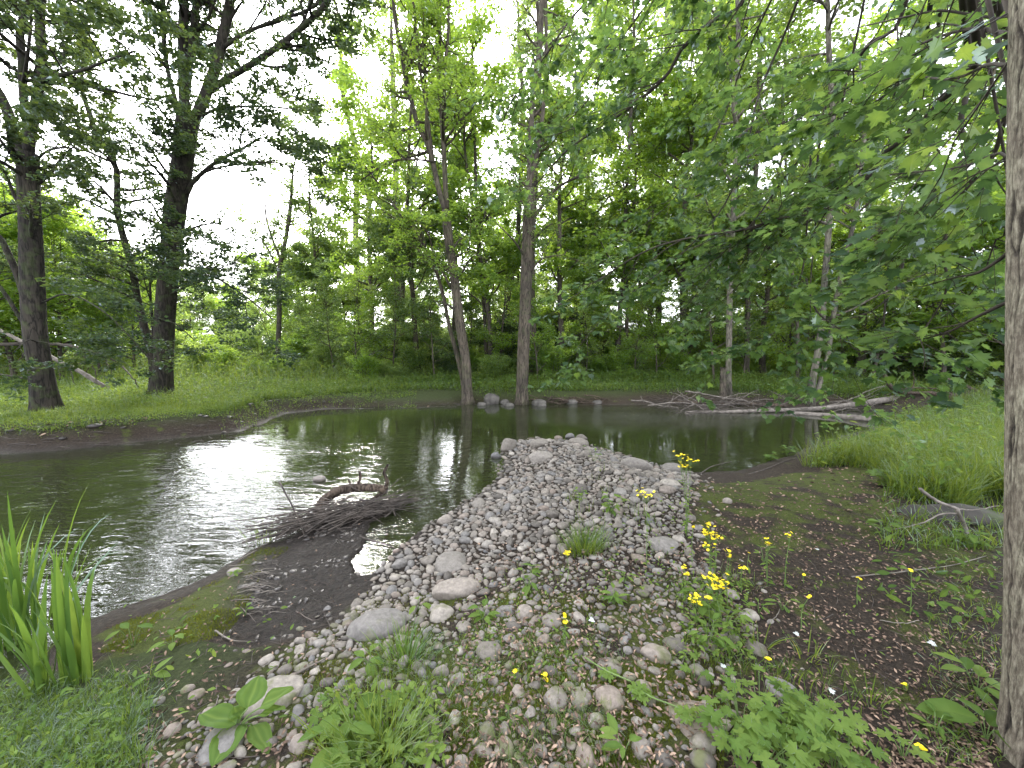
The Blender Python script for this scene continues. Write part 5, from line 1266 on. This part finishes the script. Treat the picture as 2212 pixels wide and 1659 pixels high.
# right bank: lush grass
mbg = MB(); mbh = MB()
rb_ = lambda X, Y: (sdist(X, Y, Z_rgrass) < .12 * np.sin(X * 5 + Y * 3)) & (sdw(X, Y) > .04)
veg(34000, 9000, 1720, 2260, 846, 1120, .40, .26, rb_, .010, .055)
X, Y = pts_in(zpoly([(1745,990),(1800,955),(1910,925),(1930,960),(1850,985)], 0), 1500); k = sdw(X, Y) > .03; X, Y = X[k], Y[k]; P_ = gpos(X, Y); P_[:, 2] += r.uniform(.03, .2, len(X))
leaves(mbh, LEAF_OVAL, P_, rdir(len(X), .3, r), r.normal(size=(len(X), 3)) * .4 + [0, 0, 1], r.uniform(.06, .11, len(X)), r.uniform(.4, .9, len(X)))
tag(mbg.obj('bank_grass', M_grass, smooth=False), 'lush bright grass on the right bank in front of the logs', kind='stuff')
tag(mbh.obj('bank_herbs', M_herb, smooth=False), 'leafy weeds mixed into the grass of the right bank', kind='stuff')
mbh = MB()
for k in range(260):
    u = r.uniform(1740, 2190); v = r.uniform(880, 1100); g = G(u, v)
    if not rb_(g[0:1], g[1:2])[0]: continue
    n_ = 9; h_ = r.uniform(.25, .65); P_ = g + np.c_[r.normal(0, .03, n_), r.normal(0, .03, n_), np.linspace(.08, h_, n_)]
    leaves(mbh, LEAF_OVAL, P_, rdir(n_, .3, r), r.normal(size=(n_, 3)) * .4 + [0, 0, 1], r.uniform(.05, .12, n_), r.uniform(.1, .9, n_))
tag(mbh.obj('tall_weeds', M_herb, smooth=False), 'taller broad-leaved weeds standing through the grass of the right bank', kind='stuff')
# weeds over the boulder area, right
mbg = MB()
X, Y = sample_px(900, 1900, 2170, 1060, 1190); P_ = gpos(X, Y)
blades(mbg, P_, r.uniform(.05, .2, len(X)), .008, r.uniform(.3, 1.2, len(X)), r.uniform(.2, .7, len(X)), 3)
X, Y = sample_px(900, 2000, 2170, 1200, 1659); P_ = gpos(X, Y)
blades(mbg, P_, r.uniform(.02, .09, len(X)), .004, r.uniform(.3, 1.3, len(X)), r.uniform(.3, .8, len(X)), 3)
tag(mbg.obj('shade_grass', M_grass, smooth=False), 'sparse thin grass around the boulder and the right trunk', kind='stuff')

# moss: tiny upright blades on the mossy patches
mbm = MB()
def mossy(n, test, u0, u1, v0, v1, h=.014):
    X, Y = sample_px(n, u0, u1, v0, v1); k = test(X, Y); X, Y = X[k], Y[k]
    blades(mbm, gpos(X, Y, -.004), h * r.uniform(.5, 1.4, len(X)), .006 * np.clip(Y / 2.5, .6, 2), r.uniform(0, 1, len(X)), np.clip(.45 + .3 * fbm(X, Y, 5, 2, 3) + r.normal(0, .12, len(X)), 0, 1), 1)
mossy(34000, lambda X, Y: (sdist(X, Y, Z_moss) < .03) & (fbm(X, Y, 9, 4, 1) > -.05), 200, 640, 1180, 1410, .02)
mossy(80000, lambda X, Y: (inside(X, Y, Z_stone)) & (fbm(X, Y, 7, 4, 6) > .02) & (Y < 2.9), 600, 1650, 1280, 1690, .022)
mossy(34000, lambda X, Y: (inside(X, Y, Z_soil)) & (fbm(X, Y, 5, 4, 8) > .22), 1480, 2180, 990, 1690, .012)
tag(mbm.obj('moss', M_moss, smooth=False), 'yellow-green moss cushions on the soil and between the cobbles', kind='stuff')

# clods and churned lumps of the wet mud
M_mud = plain_mat('wet_mud', [(.3, (.010, .008, .007)), (.7, (.045, .037, .032))], 18, .38, .8, detail=8, spec=.5)
mbc = MB(); X, Y = pts_in(Z_mud, 900); k = (sdw(X, Y) > .02) & (fbm(X, Y, 8, 3, 5) > 0); X, Y = X[k], Y[k]
for q in range(6):
    v_, f_ = rock(1300 + q, 2, .6); sl = slice(q, None, 6); c = len(X[sl]); a = r.gamma(2.2, .0065, c) + .004; rz = r.uniform(0, 6.28, c)
    v = v_[None] * np.stack([a, a * r.uniform(.4, .8, c), a * r.uniform(.15, .3, c)], -1)[:, None]
    cs, sn = np.cos(rz)[:, None], np.sin(rz)[:, None]
    P_ = np.stack([v[..., 0] * cs - v[..., 1] * sn + X[sl][:, None], v[..., 0] * sn + v[..., 1] * cs + Y[sl][:, None], v[..., 2] + Hg(X[sl], Y[sl])[:, None]], -1)
    mbc.add(P_.reshape(-1, 3), tris=(f_[None] + (np.arange(c) * len(v_))[:, None, None]).reshape(-1, 3))
X, Y = sample_px(1500, -80, 1000, 866, 985); k = (sdw(X, Y) > .0) & (sdw(X, Y) < .75); X, Y = X[k], Y[k]
for q in range(3):
    v_, f_ = rock(1310 + q, 2, .6); sl = slice(q, None, 3); c = len(X[sl]); a = r.gamma(2.0, .014, c) + .01
    v = v_[None] * np.stack([a, a * .8, a * r.uniform(.2, .4, c)], -1)[:, None]
    P_ = np.stack([v[..., 0] + X[sl][:, None], v[..., 1] + Y[sl][:, None], v[..., 2] + Hg(X[sl], Y[sl])[:, None]], -1)
    mbc.add(P_.reshape(-1, 3), tris=(f_[None] + (np.arange(c) * len(v_))[:, None, None]).reshape(-1, 3))
tag(mbc.obj('mud', M_mud), 'churned dark lumps of wet mud on the spit and along the far waterline', kind='stuff')

# dead leaves
mbl = MB()
def litter(n, test, u0, u1, v0, v1, s0=.02, s1=.045, dz=.012):
    X, Y = sample_px(n, u0, u1, v0, v1); k = test(X, Y) & (sdw(X, Y) > .05) & (r.random(len(X)) < .62 + .6 * fbm(X, Y, 3.5, 3, 12)); X, Y = X[k], Y[k]; P_ = gpos(X, Y, dz); P_[:, 2] += r.uniform(0, .012, len(X))
    leaves(mbl, LEAF_OVAL, P_, rdir(len(X), .25, r), r.normal(size=(len(X), 3)) * .5 + [0, 0, 1], r.uniform(s0, s1, len(X)) * np.clip(Y / 3, .8, 1.6), np.clip(r.normal(.3, .25, len(X)), 0, 1))
insoil = lambda X, Y: inside(X, Y, Z_soil)
litter(14000, insoil, 1480, 2200, 990, 1690, .014, .034, .004)
litter(6000, lambda X, Y: inside(X, Y, Z_stone) & (X > -.3), 900, 1660, 1180, 1690, .018, .036, .02)
litter(1500, lambda X, Y: ~inside(X, Y, Z_mud), 200, 760, 1360, 1690, .018, .038, .008)
litter(2600, lambda X, Y: (Y > 7) & (sdw(X, Y) < .8), -60, 1000, 866, 975, .03, .06, .01)
litter(260, lambda X, Y: inside(X, Y, Z_mud), 500, 920, 1120, 1420, .012, .026, .006)
litter(700, lambda X, Y: inside(X, Y, Z_moss), 200, 640, 1200, 1420, .014, .03, .008)
tag(mbl.obj('leaf_litter', M_dead, smooth=False), 'curled brown dead leaves and seed husks on the soil and stones', kind='stuff')
mbt = Tubes()
for k in range(420):
    u, v = (r.uniform(1500, 2160), r.uniform(1010, 1650)) if k < 260 else (r.uniform(250, 760), r.uniform(1220, 1640))
    c = G(u, v) + [0, 0, .008]; a = r.uniform(0, 6.28); L = r.uniform(.02, .09); d = np.array([math.cos(a), math.sin(a), 0]) * L
    mbt.add(np.array([c - d, c + r.normal(size=3) * .004, c + d]), [.0022, .002, .001], 4)
for k in range(260):
    u, v = (r.uniform(-20, 620), r.uniform(905, 965)) if k < 150 else (r.uniform(640, 1000), r.uniform(866, 882))
    c = G(u, v) + [0, 0, .01]; a = r.uniform(0, 6.28); L = r.uniform(.05, .3); d = np.array([math.cos(a), math.sin(a) * .5, .06]) * L
    mbt.add(np.array([c - d, c + r.normal(size=3) * .012, c + d]), [.006, .006, .003], 4)
tag(mbt.obj('twig_litter', M_darktwig), 'scatter of thin broken twigs over the bare soil', kind='stuff')

# thin grass on the front of the bar and lower-left corner
mbg = MB()
def tuft(c, n, h, spread, w, tint, lean=(.1, .9), seg=3):
    P_ = c + np.c_[r.normal(0, spread, (n, 2)), np.zeros(n)]; P_[:, 2] = Hg(P_[:, 0], P_[:, 1]) - .01
    blades(mbg, P_, h * r.uniform(.45, 1.15, n), w, r.uniform(*lean, n), np.clip(r.normal(tint, .15, n), 0, 1), seg)
for k in range(110):
    g = G(r.uniform(700, 1330), r.uniform(1380, 1659)); tuft(g, 36, r.uniform(.04, .11), .05, .0026, .5, (.3, 1.35))
for k in range(30):
    g = G(r.uniform(1000, 1330), r.uniform(1210, 1420)); tuft(g, 14, r.uniform(.04, .09), .04, .003, .55, (.2, 1.2))
for k in range(120):
    g = G(r.uniform(-20, 280), r.uniform(1490, 1690)); tuft(g, 42, r.uniform(.06, .17), .05, .0035, .3, (.2, 1.3))
for k in range(26):
    g = G(r.uniform(1220, 1420), r.uniform(990, 1200)); tuft(g, 12, r.uniform(.06, .18), .05, .005, .5, (.1, .7))
for k in range(26):
    g = G(r.uniform(1450, 1640), r.uniform(1240, 1440)); tuft(g, 20, r.uniform(.05, .12), .04, .004, .5, (.2, 1.1))
for k in range(22):
    g = G(r.uniform(1550, 1900), r.uniform(1440, 1680)); tuft(g, 14, r.uniform(.08, .2), .05, .004, .35, (.1, .8))
tag(mbg.obj('thin_grass', M_grass, smooth=False), 'fine thin grass growing between the cobbles and in the lower left corner', kind='stuff')
mbh = MB()
def herbpatch(n, u0, u1, v0, v1, s0, s1, h, tint=.6, tm=LEAF_OVAL):
    X, Y = sample_px(n, u0, u1, v0, v1); P_ = gpos(X, Y, .01); P_[:, 2] += h * r.random(len(X))
    leaves(mbh, tm, P_, rdir(len(X), .4, r), r.normal(size=(len(X), 3)) * .45 + [0, 0, 1], r.uniform(s0, s1, len(X)), np.clip(r.normal(tint, .2, len(X)), 0, 1))
herbpatch(420, -10, 270, 1490, 1690, .018, .045, .09, .45)
herbpatch(520, 700, 960, 1500, 1690, .02, .05, .08, .8)
herbpatch(420, 1470, 1620, 1260, 1440, .02, .045, .06, .7)
herbpatch(380, 980, 1300, 1240, 1480, .012, .03, .03, .65)
herbpatch(260, 1290, 1480, 1080, 1300, .02, .04, .06, .5)
herbpatch(330, 1500, 2150, 1150, 1660, .012, .03, .03, .6)
herbpatch(90, 250, 640, 1280, 1560, .02, .05, .04, .6)
herbpatch(120, 1900, 2160, 1120, 1350, .04, .08, .06, .3)
tag(mbh.obj('ground_cover', M_herb, smooth=False), 'small round-leaved weeds scattered among the stones', kind='stuff')

# ---- plants one can count
def one_blade(L, w, az, lean, bend, mat, t, base, tint, name='leaf', n=9):
    """a sword leaf: strip with a raised midrib"""
    d = np.array([math.cos(az), math.sin(az), 0]); s = np.array([-math.sin(az), math.cos(az), 0])
    p = np.array(base, float); rows = []; th = lean
    for i in range(n):
        f = i / (n - 1); ww = w * (.65 + .35 * math.sin(min(1, f * 2) * 1.57)) * (1 - f ** 3.5) + .0008
        nn = np.cross(s, d * math.sin(th) + np.array([0, 0, math.cos(th)]))
        rows += [p - s * ww / 2, p + nn * ww * .14, p + s * ww / 2]
        p = p + (d * math.sin(th) + np.array([0, 0, math.cos(th)])) * L / (n - 1); th += bend / (n - 1) * (f * 2)
    q = []
    for i in range(n - 1):
        a = 3 * i; q += [[a, a + 1, a + 4, a + 3], [a + 1, a + 2, a + 5, a + 4]]
    mb = MB(); mb.add(rows, quads=q, tint=tint); return mb.obj(name, mat, t)
def iris(u, v, n, L, lab, lean=.25, spread=.07):
    g = G(u, v); t = thing('iris_plant', lab, 'plant', g - [0, 0, .02], 'sword-leaved iris clumps')
    for k in range(n):
        a = r.uniform(0, 6.28); b = r.normal(size=2) * spread
        one_blade(L * r.uniform(.55, 1.1), r.uniform(.022, .036), a, abs(r.normal(0, lean * .8)), r.uniform(.05, .6) if r.random() < .82 else r.uniform(1.0, 1.9), M_iris, t, [b[0], b[1], 0], float(np.clip(r.normal(.45, .18), 0, 1)))
iris(30, 1400, 38, 1.0, 'tallest iris clump, cropped by the left edge', .22, .10)
iris(-20, 1330, 24, .80, 'iris clump mostly outside the left edge behind the tallest one', .25, .10)
iris(97, 1500, 18, .60, 'shorter iris clump in front, nearest the bottom left corner', .2, .03)
iris(172, 1472, 18, .74, 'iris clump standing right of the others against the water', .16, .035)
iris(75, 1345, 18, .75, 'iris clump at the water behind the front ones', .3, .07)

def leafy(name, lab, cat, u, v, stems, lf, tm, size, mat=None, group=None, h=.1, flat=False, rz=None):
    g = G(u, v); t = thing(name, lab, cat, g, group)
    mb = MB(); tb = Tubes()
    for k in range(stems):
        a = (rz if rz is not None else 0) + k * 6.283 / stems + r.uniform(-.4, .4); ln = h * r.uniform(.6, 1.2); out = r.uniform(.35, 1.0) * (1.6 if flat else .6)
        d = np.array([math.cos(a) * out, math.sin(a) * out, 1]); d = nrm(d); p = smooth_path([[0, 0, -.01], d * ln * .5 + [0, 0, ln * .08], d * ln], 6)
        tb.add(p, np.linspace(.0028, .0014, 6), 4)
        for j in range(lf):
            q = p[-1] if j == 0 else p[int(r.integers(2, 6))]; aa = a + (0 if j == 0 else r.uniform(-1.6, 1.6))
            leaves(mbx := MB(), tm, [q], [[math.cos(aa), math.sin(aa), r.uniform(-.15, .35)]], [[r.normal(0, .2), r.normal(0, .2), 1]], size * r.uniform(.65, 1.2), float(np.clip(r.normal(.6, .2), 0, 1)))
            mb.V += mbx.V; mb.T += [mbx.T[0] + mb.n]; mb.A += mbx.A; mb.n += mbx.n
    tb.obj('stem', M_stem, t); mb.obj('foliage', mat or M_herb, t, smooth=False)
    return t
# the big broad-leaved plant: each leaf its own part
g = G(508, 1585); BP = thing('broad_leaved_plant', 'plant with broad pale green pointed leaves among the cobbles at lower left', 'plant', g)
for (u, v, u2, v2, w, lift) in [(535,1530,558,1455,58,.16), (510,1562,432,1530,52,.10), (520,1550,505,1525,34,.10), (560,1530,628,1478,40,.15), (520,1560,460,1640,60,.06), (545,1565,580,1612,38,.05), (560,1545,612,1520,20,.12), (505,1590,470,1612,30,.03)]:
    # leaf from its foot to its tip
    dep = g[1] * CP - (g[2] + lift - CAM_H) * SP
    p0 = onz(u, v, g[2] + lift * .8); p1 = onz(u2, v2, g[2] + lift * 1.15)
    L = np.linalg.norm(p1 - p0); k = (w * dep / FPX) / .54
    V0, T0 = LEAF_BROAD; a_ = nrm(p1 - p0); s_ = nrm(np.cross(a_, [0, 0, 1])); n_2 = np.cross(s_, a_)
    a1, b1 = np.meshgrid(np.linspace(0, 1, 15), np.linspace(-1, 1, 13), indexing='ij')
    wd = k * .27 * np.sin(np.pi * a1 ** .85) ** .75 * (1 + .03 * np.sin(a1 * 30)) + .002
    lift_ = (-.22 * a1 ** 2 * L * .8 + .22 * np.abs(b1) * wd + .0022 * np.cos(b1 * 3.14 * 3.5) * np.sin(np.pi * a1) - .003 * np.exp(-(b1 / .08) ** 2) + .006 * np.sin(a1 * 9 + b1 * 2))
    vv = (p0 + a1[..., None] * a_ * L + (b1 * wd)[..., None] * s_ + lift_[..., None] * n_2 - g).reshape(-1, 3)
    iq = (np.arange(14)[:, None] * 13 + np.arange(12)[None]).ravel()
    mb = MB(); mb.add(vv, quads=np.c_[iq, iq + 1, iq + 14, iq + 13], tint=(.55 + .12 * np.cos(b1 * 3.14 * 3.5) + .3 * np.exp(-(b1 / .08) ** 2)).ravel()); lo = mb.obj('leaf', M_herb, BP)
    tb = Tubes(); tb.add(smooth_path([np.array([0, 0, 0.]), (p0 - g) * .5 + [0, 0, .02], p0 - g], 6), np.linspace(.005, .003, 6), 5); tb.obj('stalk', M_stem, lo)
G_w = 'small leafy weeds'
weeds = [(795,1445,5,1,LEAF_BROAD,.085,.07,'broad-leaved weed at the left of the front grass tuft'), (1045,1345,5,2,LEAF_BROAD,.07,.08,'upright weed with broad leaves in the mossy middle'), (760,1590,5,2,LEAF_BROAD,.10,.10,'light green weed left of the front centre'), (730,1640,6,2,LEAF_BROAD,.09,.12,'lighter weed at the bottom edge under the broad leaves'),
 (375,1400,5,1,LEAF_BROAD,.09,.08,'broad-leaved seedling at the foot of the mossy bank'), (330,1472,4,1,LEAF_OVAL,.09,.06,'pale weed on the brown soil left of the mud'), (530,1330,4,1,LEAF_OVAL,.06,.06,'tiny bright seedling on the mossy left bank'), (288,1400,4,1,LEAF_OVAL,.08,.14,'thin weed beside the right iris clump'), (510,1245,4,2,LEAF_OVAL,.05,.07,'small bright seedling right of the oval stone on the bank'),
 (275,1570,5,1,LEAF_BROAD,.10,.05,'flat-leaved plantain right of the corner grass'), (225,1560,5,1,LEAF_BROAD,.11,.06,'broad plantain below the front irises'), (300,1648,3,1,LEAF_BROAD,.08,.04,'lone broad leaf near the bottom left'), (1140,1275,5,3,LEAF_OVAL,.08,.14,'willow-leaved seedling above the moss patch'), (905,1320,3,1,LEAF_BROAD,.07,.08,'pair of upright leaves left of the moss patch'),
 (1350,1258,5,1,LEAF_OVAL,.08,.07,'rosette weed on the cobbles right of the bright tuft'), (1325,1310,5,3,LEAF_OVAL,.07,.09,'narrow-leaved weed in the right middle of the bar'), (1100,1560,4,1,LEAF_OVAL,.04,.05,'tiny weed in the front grass'), (1345,1640,4,2,LEAF_OVAL,.07,.09,'weed between cobbles at the bottom edge'),
 (1690,1318,4,1,LEAF_OVAL,.06,.07,'pair-leaved seedling on the dark soil under the flowers'), (1640,1325,4,1,LEAF_OVAL,.06,.06,'seedling left of its pair-leaved twin on the dark soil'), (1905,1155,6,2,LEAF_OVAL,.09,.10,'low weed below the boulders'), (2110,1500,6,2,LEAF_OVAL,.10,.12,'bright weed near the foot of the right trunk'),
 (2130,1600,4,1,LEAF_BROAD,.16,.08,'large single-leaved weed at the foot of the right trunk'), (1965,1245,4,1,LEAF_OVAL,.05,.07,'small weed by the lone right flower'), (2020,1590,5,2,LEAF_OVAL,.05,.08,'weed in the moss at lower right'), (1520,1330,6,2,LEAF_BROAD,.08,.13,'broad-leaved weed left of the big flower cluster'), (1530,1400,6,3,LEAF_OVAL,.07,.12,'leafy weed below the big flower cluster'),
 (1565,1370,7,3,LEAF_OVAL,.06,.16,'ferny bright weed right of the big flower cluster'), (1650,1215,4,2,LEAF_OVAL,.05,.1,'weed with paired leaves behind the flowers'), (1320,1110,6,4,LEAF_OVAL,.08,.20,'blue-green weed standing on the upper bar'), (1255,1090,5,3,LEAF_OVAL,.06,.16,'thin weed on the upper middle of the bar'), (1285,1000,4,3,LEAF_OVAL,.06,.28,'tall thin weed near the water tip of the bar'),
 (1910,1050,7,4,LEAF_PALM,.10,.2,'blue-green weed at the edge of the right grass'), (1985,1040,8,4,LEAF_PALM,.10,.2,'dark weed in front of the right grass'), (1700,985,7,3,LEAF_PALM,.09,.16,'weed hanging over the right waterline'), (1665,995,6,3,LEAF_PALM,.08,.12,'smaller weed at the right waterline'), (1600,1050,3,1,LEAF_OVAL,.05,.05,'tiny weed right of the lone oval stone'), (2095,1180,8,3,LEAF_OVAL,.1,.12,'grassy weed under the propped branch')]
for (u, v, st, lf, tm, sz, h, lab) in weeds: leafy('weed', lab, 'plant', u, v, st, lf, tm, sz, group=G_w, h=h)
# buttercup clump, bottom right
clump = [(1600,1560),(1570,1600),(1640,1530),(1680,1590),(1720,1560),(1750,1620),(1650,1640),(1800,1640),(1600,1650),(1700,1650),(1830,1659),(1770,1580)]
for i, (u, v) in enumerate(clump):
    leafy('buttercup_plant', 'lobed-leaved buttercup plant in the dense green clump at the bottom right', 'plant', u, v + 30, 11, 1, LEAF_PALM, .060, group='buttercup plants of the bottom right clump', h=.17)
for (u, v, lab) in [(1500, 1585, 'buttercup plant left of the dense clump'), (1950, 1640, 'buttercup plant near the bottom edge, right of the clump'), (1500,1480,'buttercup seedling above the reddish slab'), (830,1560,'light green lobed-leaved plant in the front grass'), (880,1640,'lobed-leaved plant at the bottom edge, left of centre'), (700,1560,'lobed-leaved plant near the broad-leaved one')]:
    leafy('buttercup_plant', lab, 'plant', u, v, 5, 1, LEAF_PALM, .05, group='scattered buttercup plants', h=.10)
t = thing('runner', 'pale green creeping runner with small leaf clusters crossing the cobbles', 'plant', G(1250, 1432)); g0 = G(1250, 1432)
tb = Tubes(); rp_ = [(1262,1440),(1310,1470),(1370,1498),(1400,1525),(1460,1550),(1500,1575),(1570,1590)]; P_ = [G(u, v) - g0 + [0, 0, .05] for u, v in rp_]
tb.add(smooth_path(P_, 30), .0032, 5); tb.obj('stem', M_stem, t)
for (u, v) in [(1312, 1472), (1375, 1505), (1385,1520), (1478, 1560)]:
    c = G(u, v) - g0 + [0, 0, .055]; mb = MB(); leaves(mb, LEAF_PALM, np.repeat([c], 3, 0), [[math.cos(a), math.sin(a), .1] for a in (-.3, -1.6, 3.6)], np.tile([0, 0, 1.], (3, 1)), .052, .8); mb.obj('leaf', M_herb, t, smooth=False)

# grass tufts worth counting
def gtuft(u, v, n, h, sp, w, lab, mat=M_grass, tint=.55, lean=(.05, .6)):
    g = G(u, v); t = thing('grass_tuft', lab, 'grass tuft', g, 'grass tufts'); mb = MB()
    P_ = np.c_[r.normal(0, sp, n), r.normal(0, sp * .7, n), np.full(n, -.015)]
    az = np.arctan2(P_[:, 1], P_[:, 0]) + r.normal(0, .5, n)
    blades(mb, P_, h * r.uniform(.45, 1.1, n), w, r.uniform(*lean, n) + .3, np.clip(r.normal(tint, .15, n), 0, 1), 4, az); mb.obj('blades', mat, t, smooth=False)
gtuft(1262, 1195, 420, .26, .065, .0045, 'bright green dense grass tuft in the middle of the bar')
gtuft(880, 1430, 220, .22, .06, .0045, 'blue-green grass tuft at the left of the front grass', M_iris, .6)
gtuft(1435, 1200, 90, .07, .05, .004, 'low moss-green tuft at the foot of the triangular rock')
gtuft(570, 1170, 40, .30, .06, .006, 'thin reeds standing at the waterline of the mossy bank', tint=.4, lean=(.0, .5))
gtuft(1640, 1400, 14, .22, .03, .007, 'three-bladed grass sprig on the dark soil, left one', tint=.7)
gtuft(1750, 1430, 14, .2, .03, .007, 'grass sprig on the dark soil right of the first sprig', tint=.7)
gtuft(1882, 1515, 12, .16, .025, .006, 'bright grass sprig in the lower middle of the dark soil', tint=.7)
gtuft(1788, 1460, 8, .1, .015, .005, 'small grass sprig below its bigger neighbour', tint=.7)
gtuft(2070, 1090, 60, .22, .06, .006, 'grass tuft rising where the pale branch rests', tint=.6)
gtuft(850, 1620, 160, .26, .08, .005, 'loose tall grass tuft at the bottom edge left of centre', tint=.6)
gtuft(990, 1540, 300, .12, .11, .003, 'fine spreading grass patch in front of the moss', tint=.55, lean=(.5, 1.3))
gtuft(800, 1655, 120, .28, .07, .006, 'long-bladed grass at the bottom edge under the weeds', tint=.6)

# yellow flowers
fb = {}
def flower(u, vb, heads, lab):
    """vb: stem base row; heads: (u, v, n, spread px)"""
    g = G(u, vb); t = thing('yellow_flower', lab, 'flower', g, 'yellow ragwort flowers')
    tbs = Tubes(); mbl = MB()
    for hu, hv, nn, sp in heads:
        top = W(hu, hv, g[1]) - g
        path = smooth_path([[0, 0, -.01], top * [.3, 0, .5] + r.normal(size=3) * .008, top - [0, 0, .015]], 10); tbs.add(path, np.linspace(.003, .0016, 10), 5)
        k = max(3, int(np.linalg.norm(top) / .05)); q = path[np.linspace(1, 7, k).astype(int)]
        leaves(mbl, LEAF_OVAL, q, rdir(k, .3, r), r.normal(size=(k, 3)) * .3 + [0, 0, 1], r.uniform(.025, .05, k), r.uniform(.4, .9, k))
        dep = g[1]; s = sp * dep / FPX
        mb = MB()
        for j in range(nn):
            c = top + np.array([r.normal(0, s * .42), r.normal(0, s * .35), r.normal(0, s * .22)])
            tbs.add(np.array([path[-2], (path[-2] + c) / 2 + [0, 0, -.003], c]), [.0014, .001, .001], 3)
            pr = .0085 + .0016 * dep / 2; npet = 8; a = np.arange(npet) * 6.283 / npet + r.uniform(0, 1); tilt = r.normal(0, .35, 2)
            al = np.c_[np.cos(a), np.sin(a), .15 + np.cos(a) * tilt[0] + np.sin(a) * tilt[1]]
            leaves(mb, LEAF_Q, np.repeat([c], npet, 0), al, np.tile([tilt[0] * -1, tilt[1] * -1, 1.], (npet, 1)), pr, .5)
        mb.obj('flower_head', M_yellow, t, smooth=False)
    tbs.obj('stem', M_stem, t); mbl.obj('foliage', M_herb, t, smooth=False)
flower(1483, 1160, [(1470,984,12,16),(1492,993,14,20),(1482,1008,9,14),(1470,1000,6,10)], 'tallest yellow flower, standing alone against the water at the right rim')
flower(1397, 1230, [(1397,1066,18,20)], 'yellow flower on the upper bar, left of the tallest one')
flower(1535, 1270, [(1530,1132,12,12),(1530,1150,16,16),(1545,1160,14,20),(1532,1178,10,14)], 'dense column of yellow blooms, the biggest of the upper group')
flower(1496, 1225, [(1497,1138,8,8)], 'small yellow bloom just left of the dense column')
flower(1574, 1265, [(1574,1192,6,10),(1577,1203,7,9)], 'yellow blooms right of and below the dense column')
flower(1602, 1285, [(1602,1225,6,9)], 'small yellow bloom furthest right of the main group')
flower(1618, 1240, [(1618,1195,2,4)], 'single tiny yellow bloom over the pale stone')
flower(1658, 1265, [(1655,1164,4,5),(1660,1174,8,10)], 'tall thin yellow flower on the dark soil, left of two')
flower(1695, 1272, [(1707,1157,9,12)], 'tall thin yellow flower on the dark soil, right of two')
flower(1548, 1340, [(1532,1246,12,16),(1550,1250,12,18),(1548,1266,20,22),(1558,1262,10,14)], 'broad bright yellow cluster in the middle of the weeds')
flower(1480, 1300, [(1478,1226,6,7),(1482,1240,8,9)], 'yellow blooms left of the broad cluster')
flower(1505, 1350, [(1505,1288,8,11),(1495,1297,6,9),(1510,1303,5,8)], 'pale yellow blooms below the broad cluster')
flower(1530, 1360, [(1529,1290,6,8)], 'yellow bloom right of the pale lower ones')
flower(1574, 1320, [(1572,1240,4,7)], 'yellow bloom right of the broad cluster')
flower(1225, 1262, [(1225,1193,12,12)], 'yellow flower at the left of the bright grass tuft')
flower(1221, 1400, [(1222,1326,6,8),(1222,1342,5,6)], 'thin yellow flower in the middle of the moss patch')
flower(1182, 1478, [(1176,1457,6,6),(1182,1466,6,6)], 'low yellow bloom beside the front grass')
flower(1112, 1465, [(1112,1449,3,4)], 'tiny yellow bloom left of the low one by the front grass')
flower(1852, 1310, [(1855,1249,3,5)], 'single yellow bloom in the middle of the dark soil')
flower(1966, 1332, [(1969,1233,7,8)], 'single yellow bloom on a tall stem nearest the right trunk')
flower(1731, 1365, [(1745,1289,3,5)], 'small yellow bloom on a leaning stem on the dark soil')
flower(1738, 1262, [(1738,1241,3,4)], 'low yellow speck below the two tall thin flowers')
flower(1990, 1640, [(1990,1615,6,9)], 'low yellow bloom near the bottom right corner')
flower(1953, 1490, [(1953,1478,4,5)], 'low yellow bloom in the lower dark soil')
flower(1660, 1450, [(1659,1421,6,6)], 'yellow bloom above the buttercup clump')
# fallen white leaves
mbw = None
M_white = plain_mat('pale_leaf', [(.3, (.34, .36, .34)), (.7, (.50, .52, .50))], 20, .7, 0)
for (u, v, lab) in [(1283, 1350, 'pale upturned maple leaf on the moss'), (1565, 1455, 'pale upturned leaf left of the grass sprigs'), (2020, 1403, 'white upturned leaf on the dark soil near the right trunk'), (1725, 1382, 'pale upturned leaf among the grass sprigs'), (1790, 1505, 'small white leaf fragment on the dark soil'), (1768, 1196, 'pale leaf scrap high on the dark soil')]:
    g = G(u, v) + [0, 0, .03]; mb = MB(); leaves(mb, LEAF_MAPLE, [[0, 0, 0]], [[r.normal(), r.normal(), .2]], [[.2, -.3, 1]], .036 if u > 1800 or u < 1300 else .028, .5); o = mb.obj('fallen_leaf', M_white, None, smooth=False); o.location = [float(q) for q in g]; tag(o, lab, 'leaf', 'fallen pale leaves')
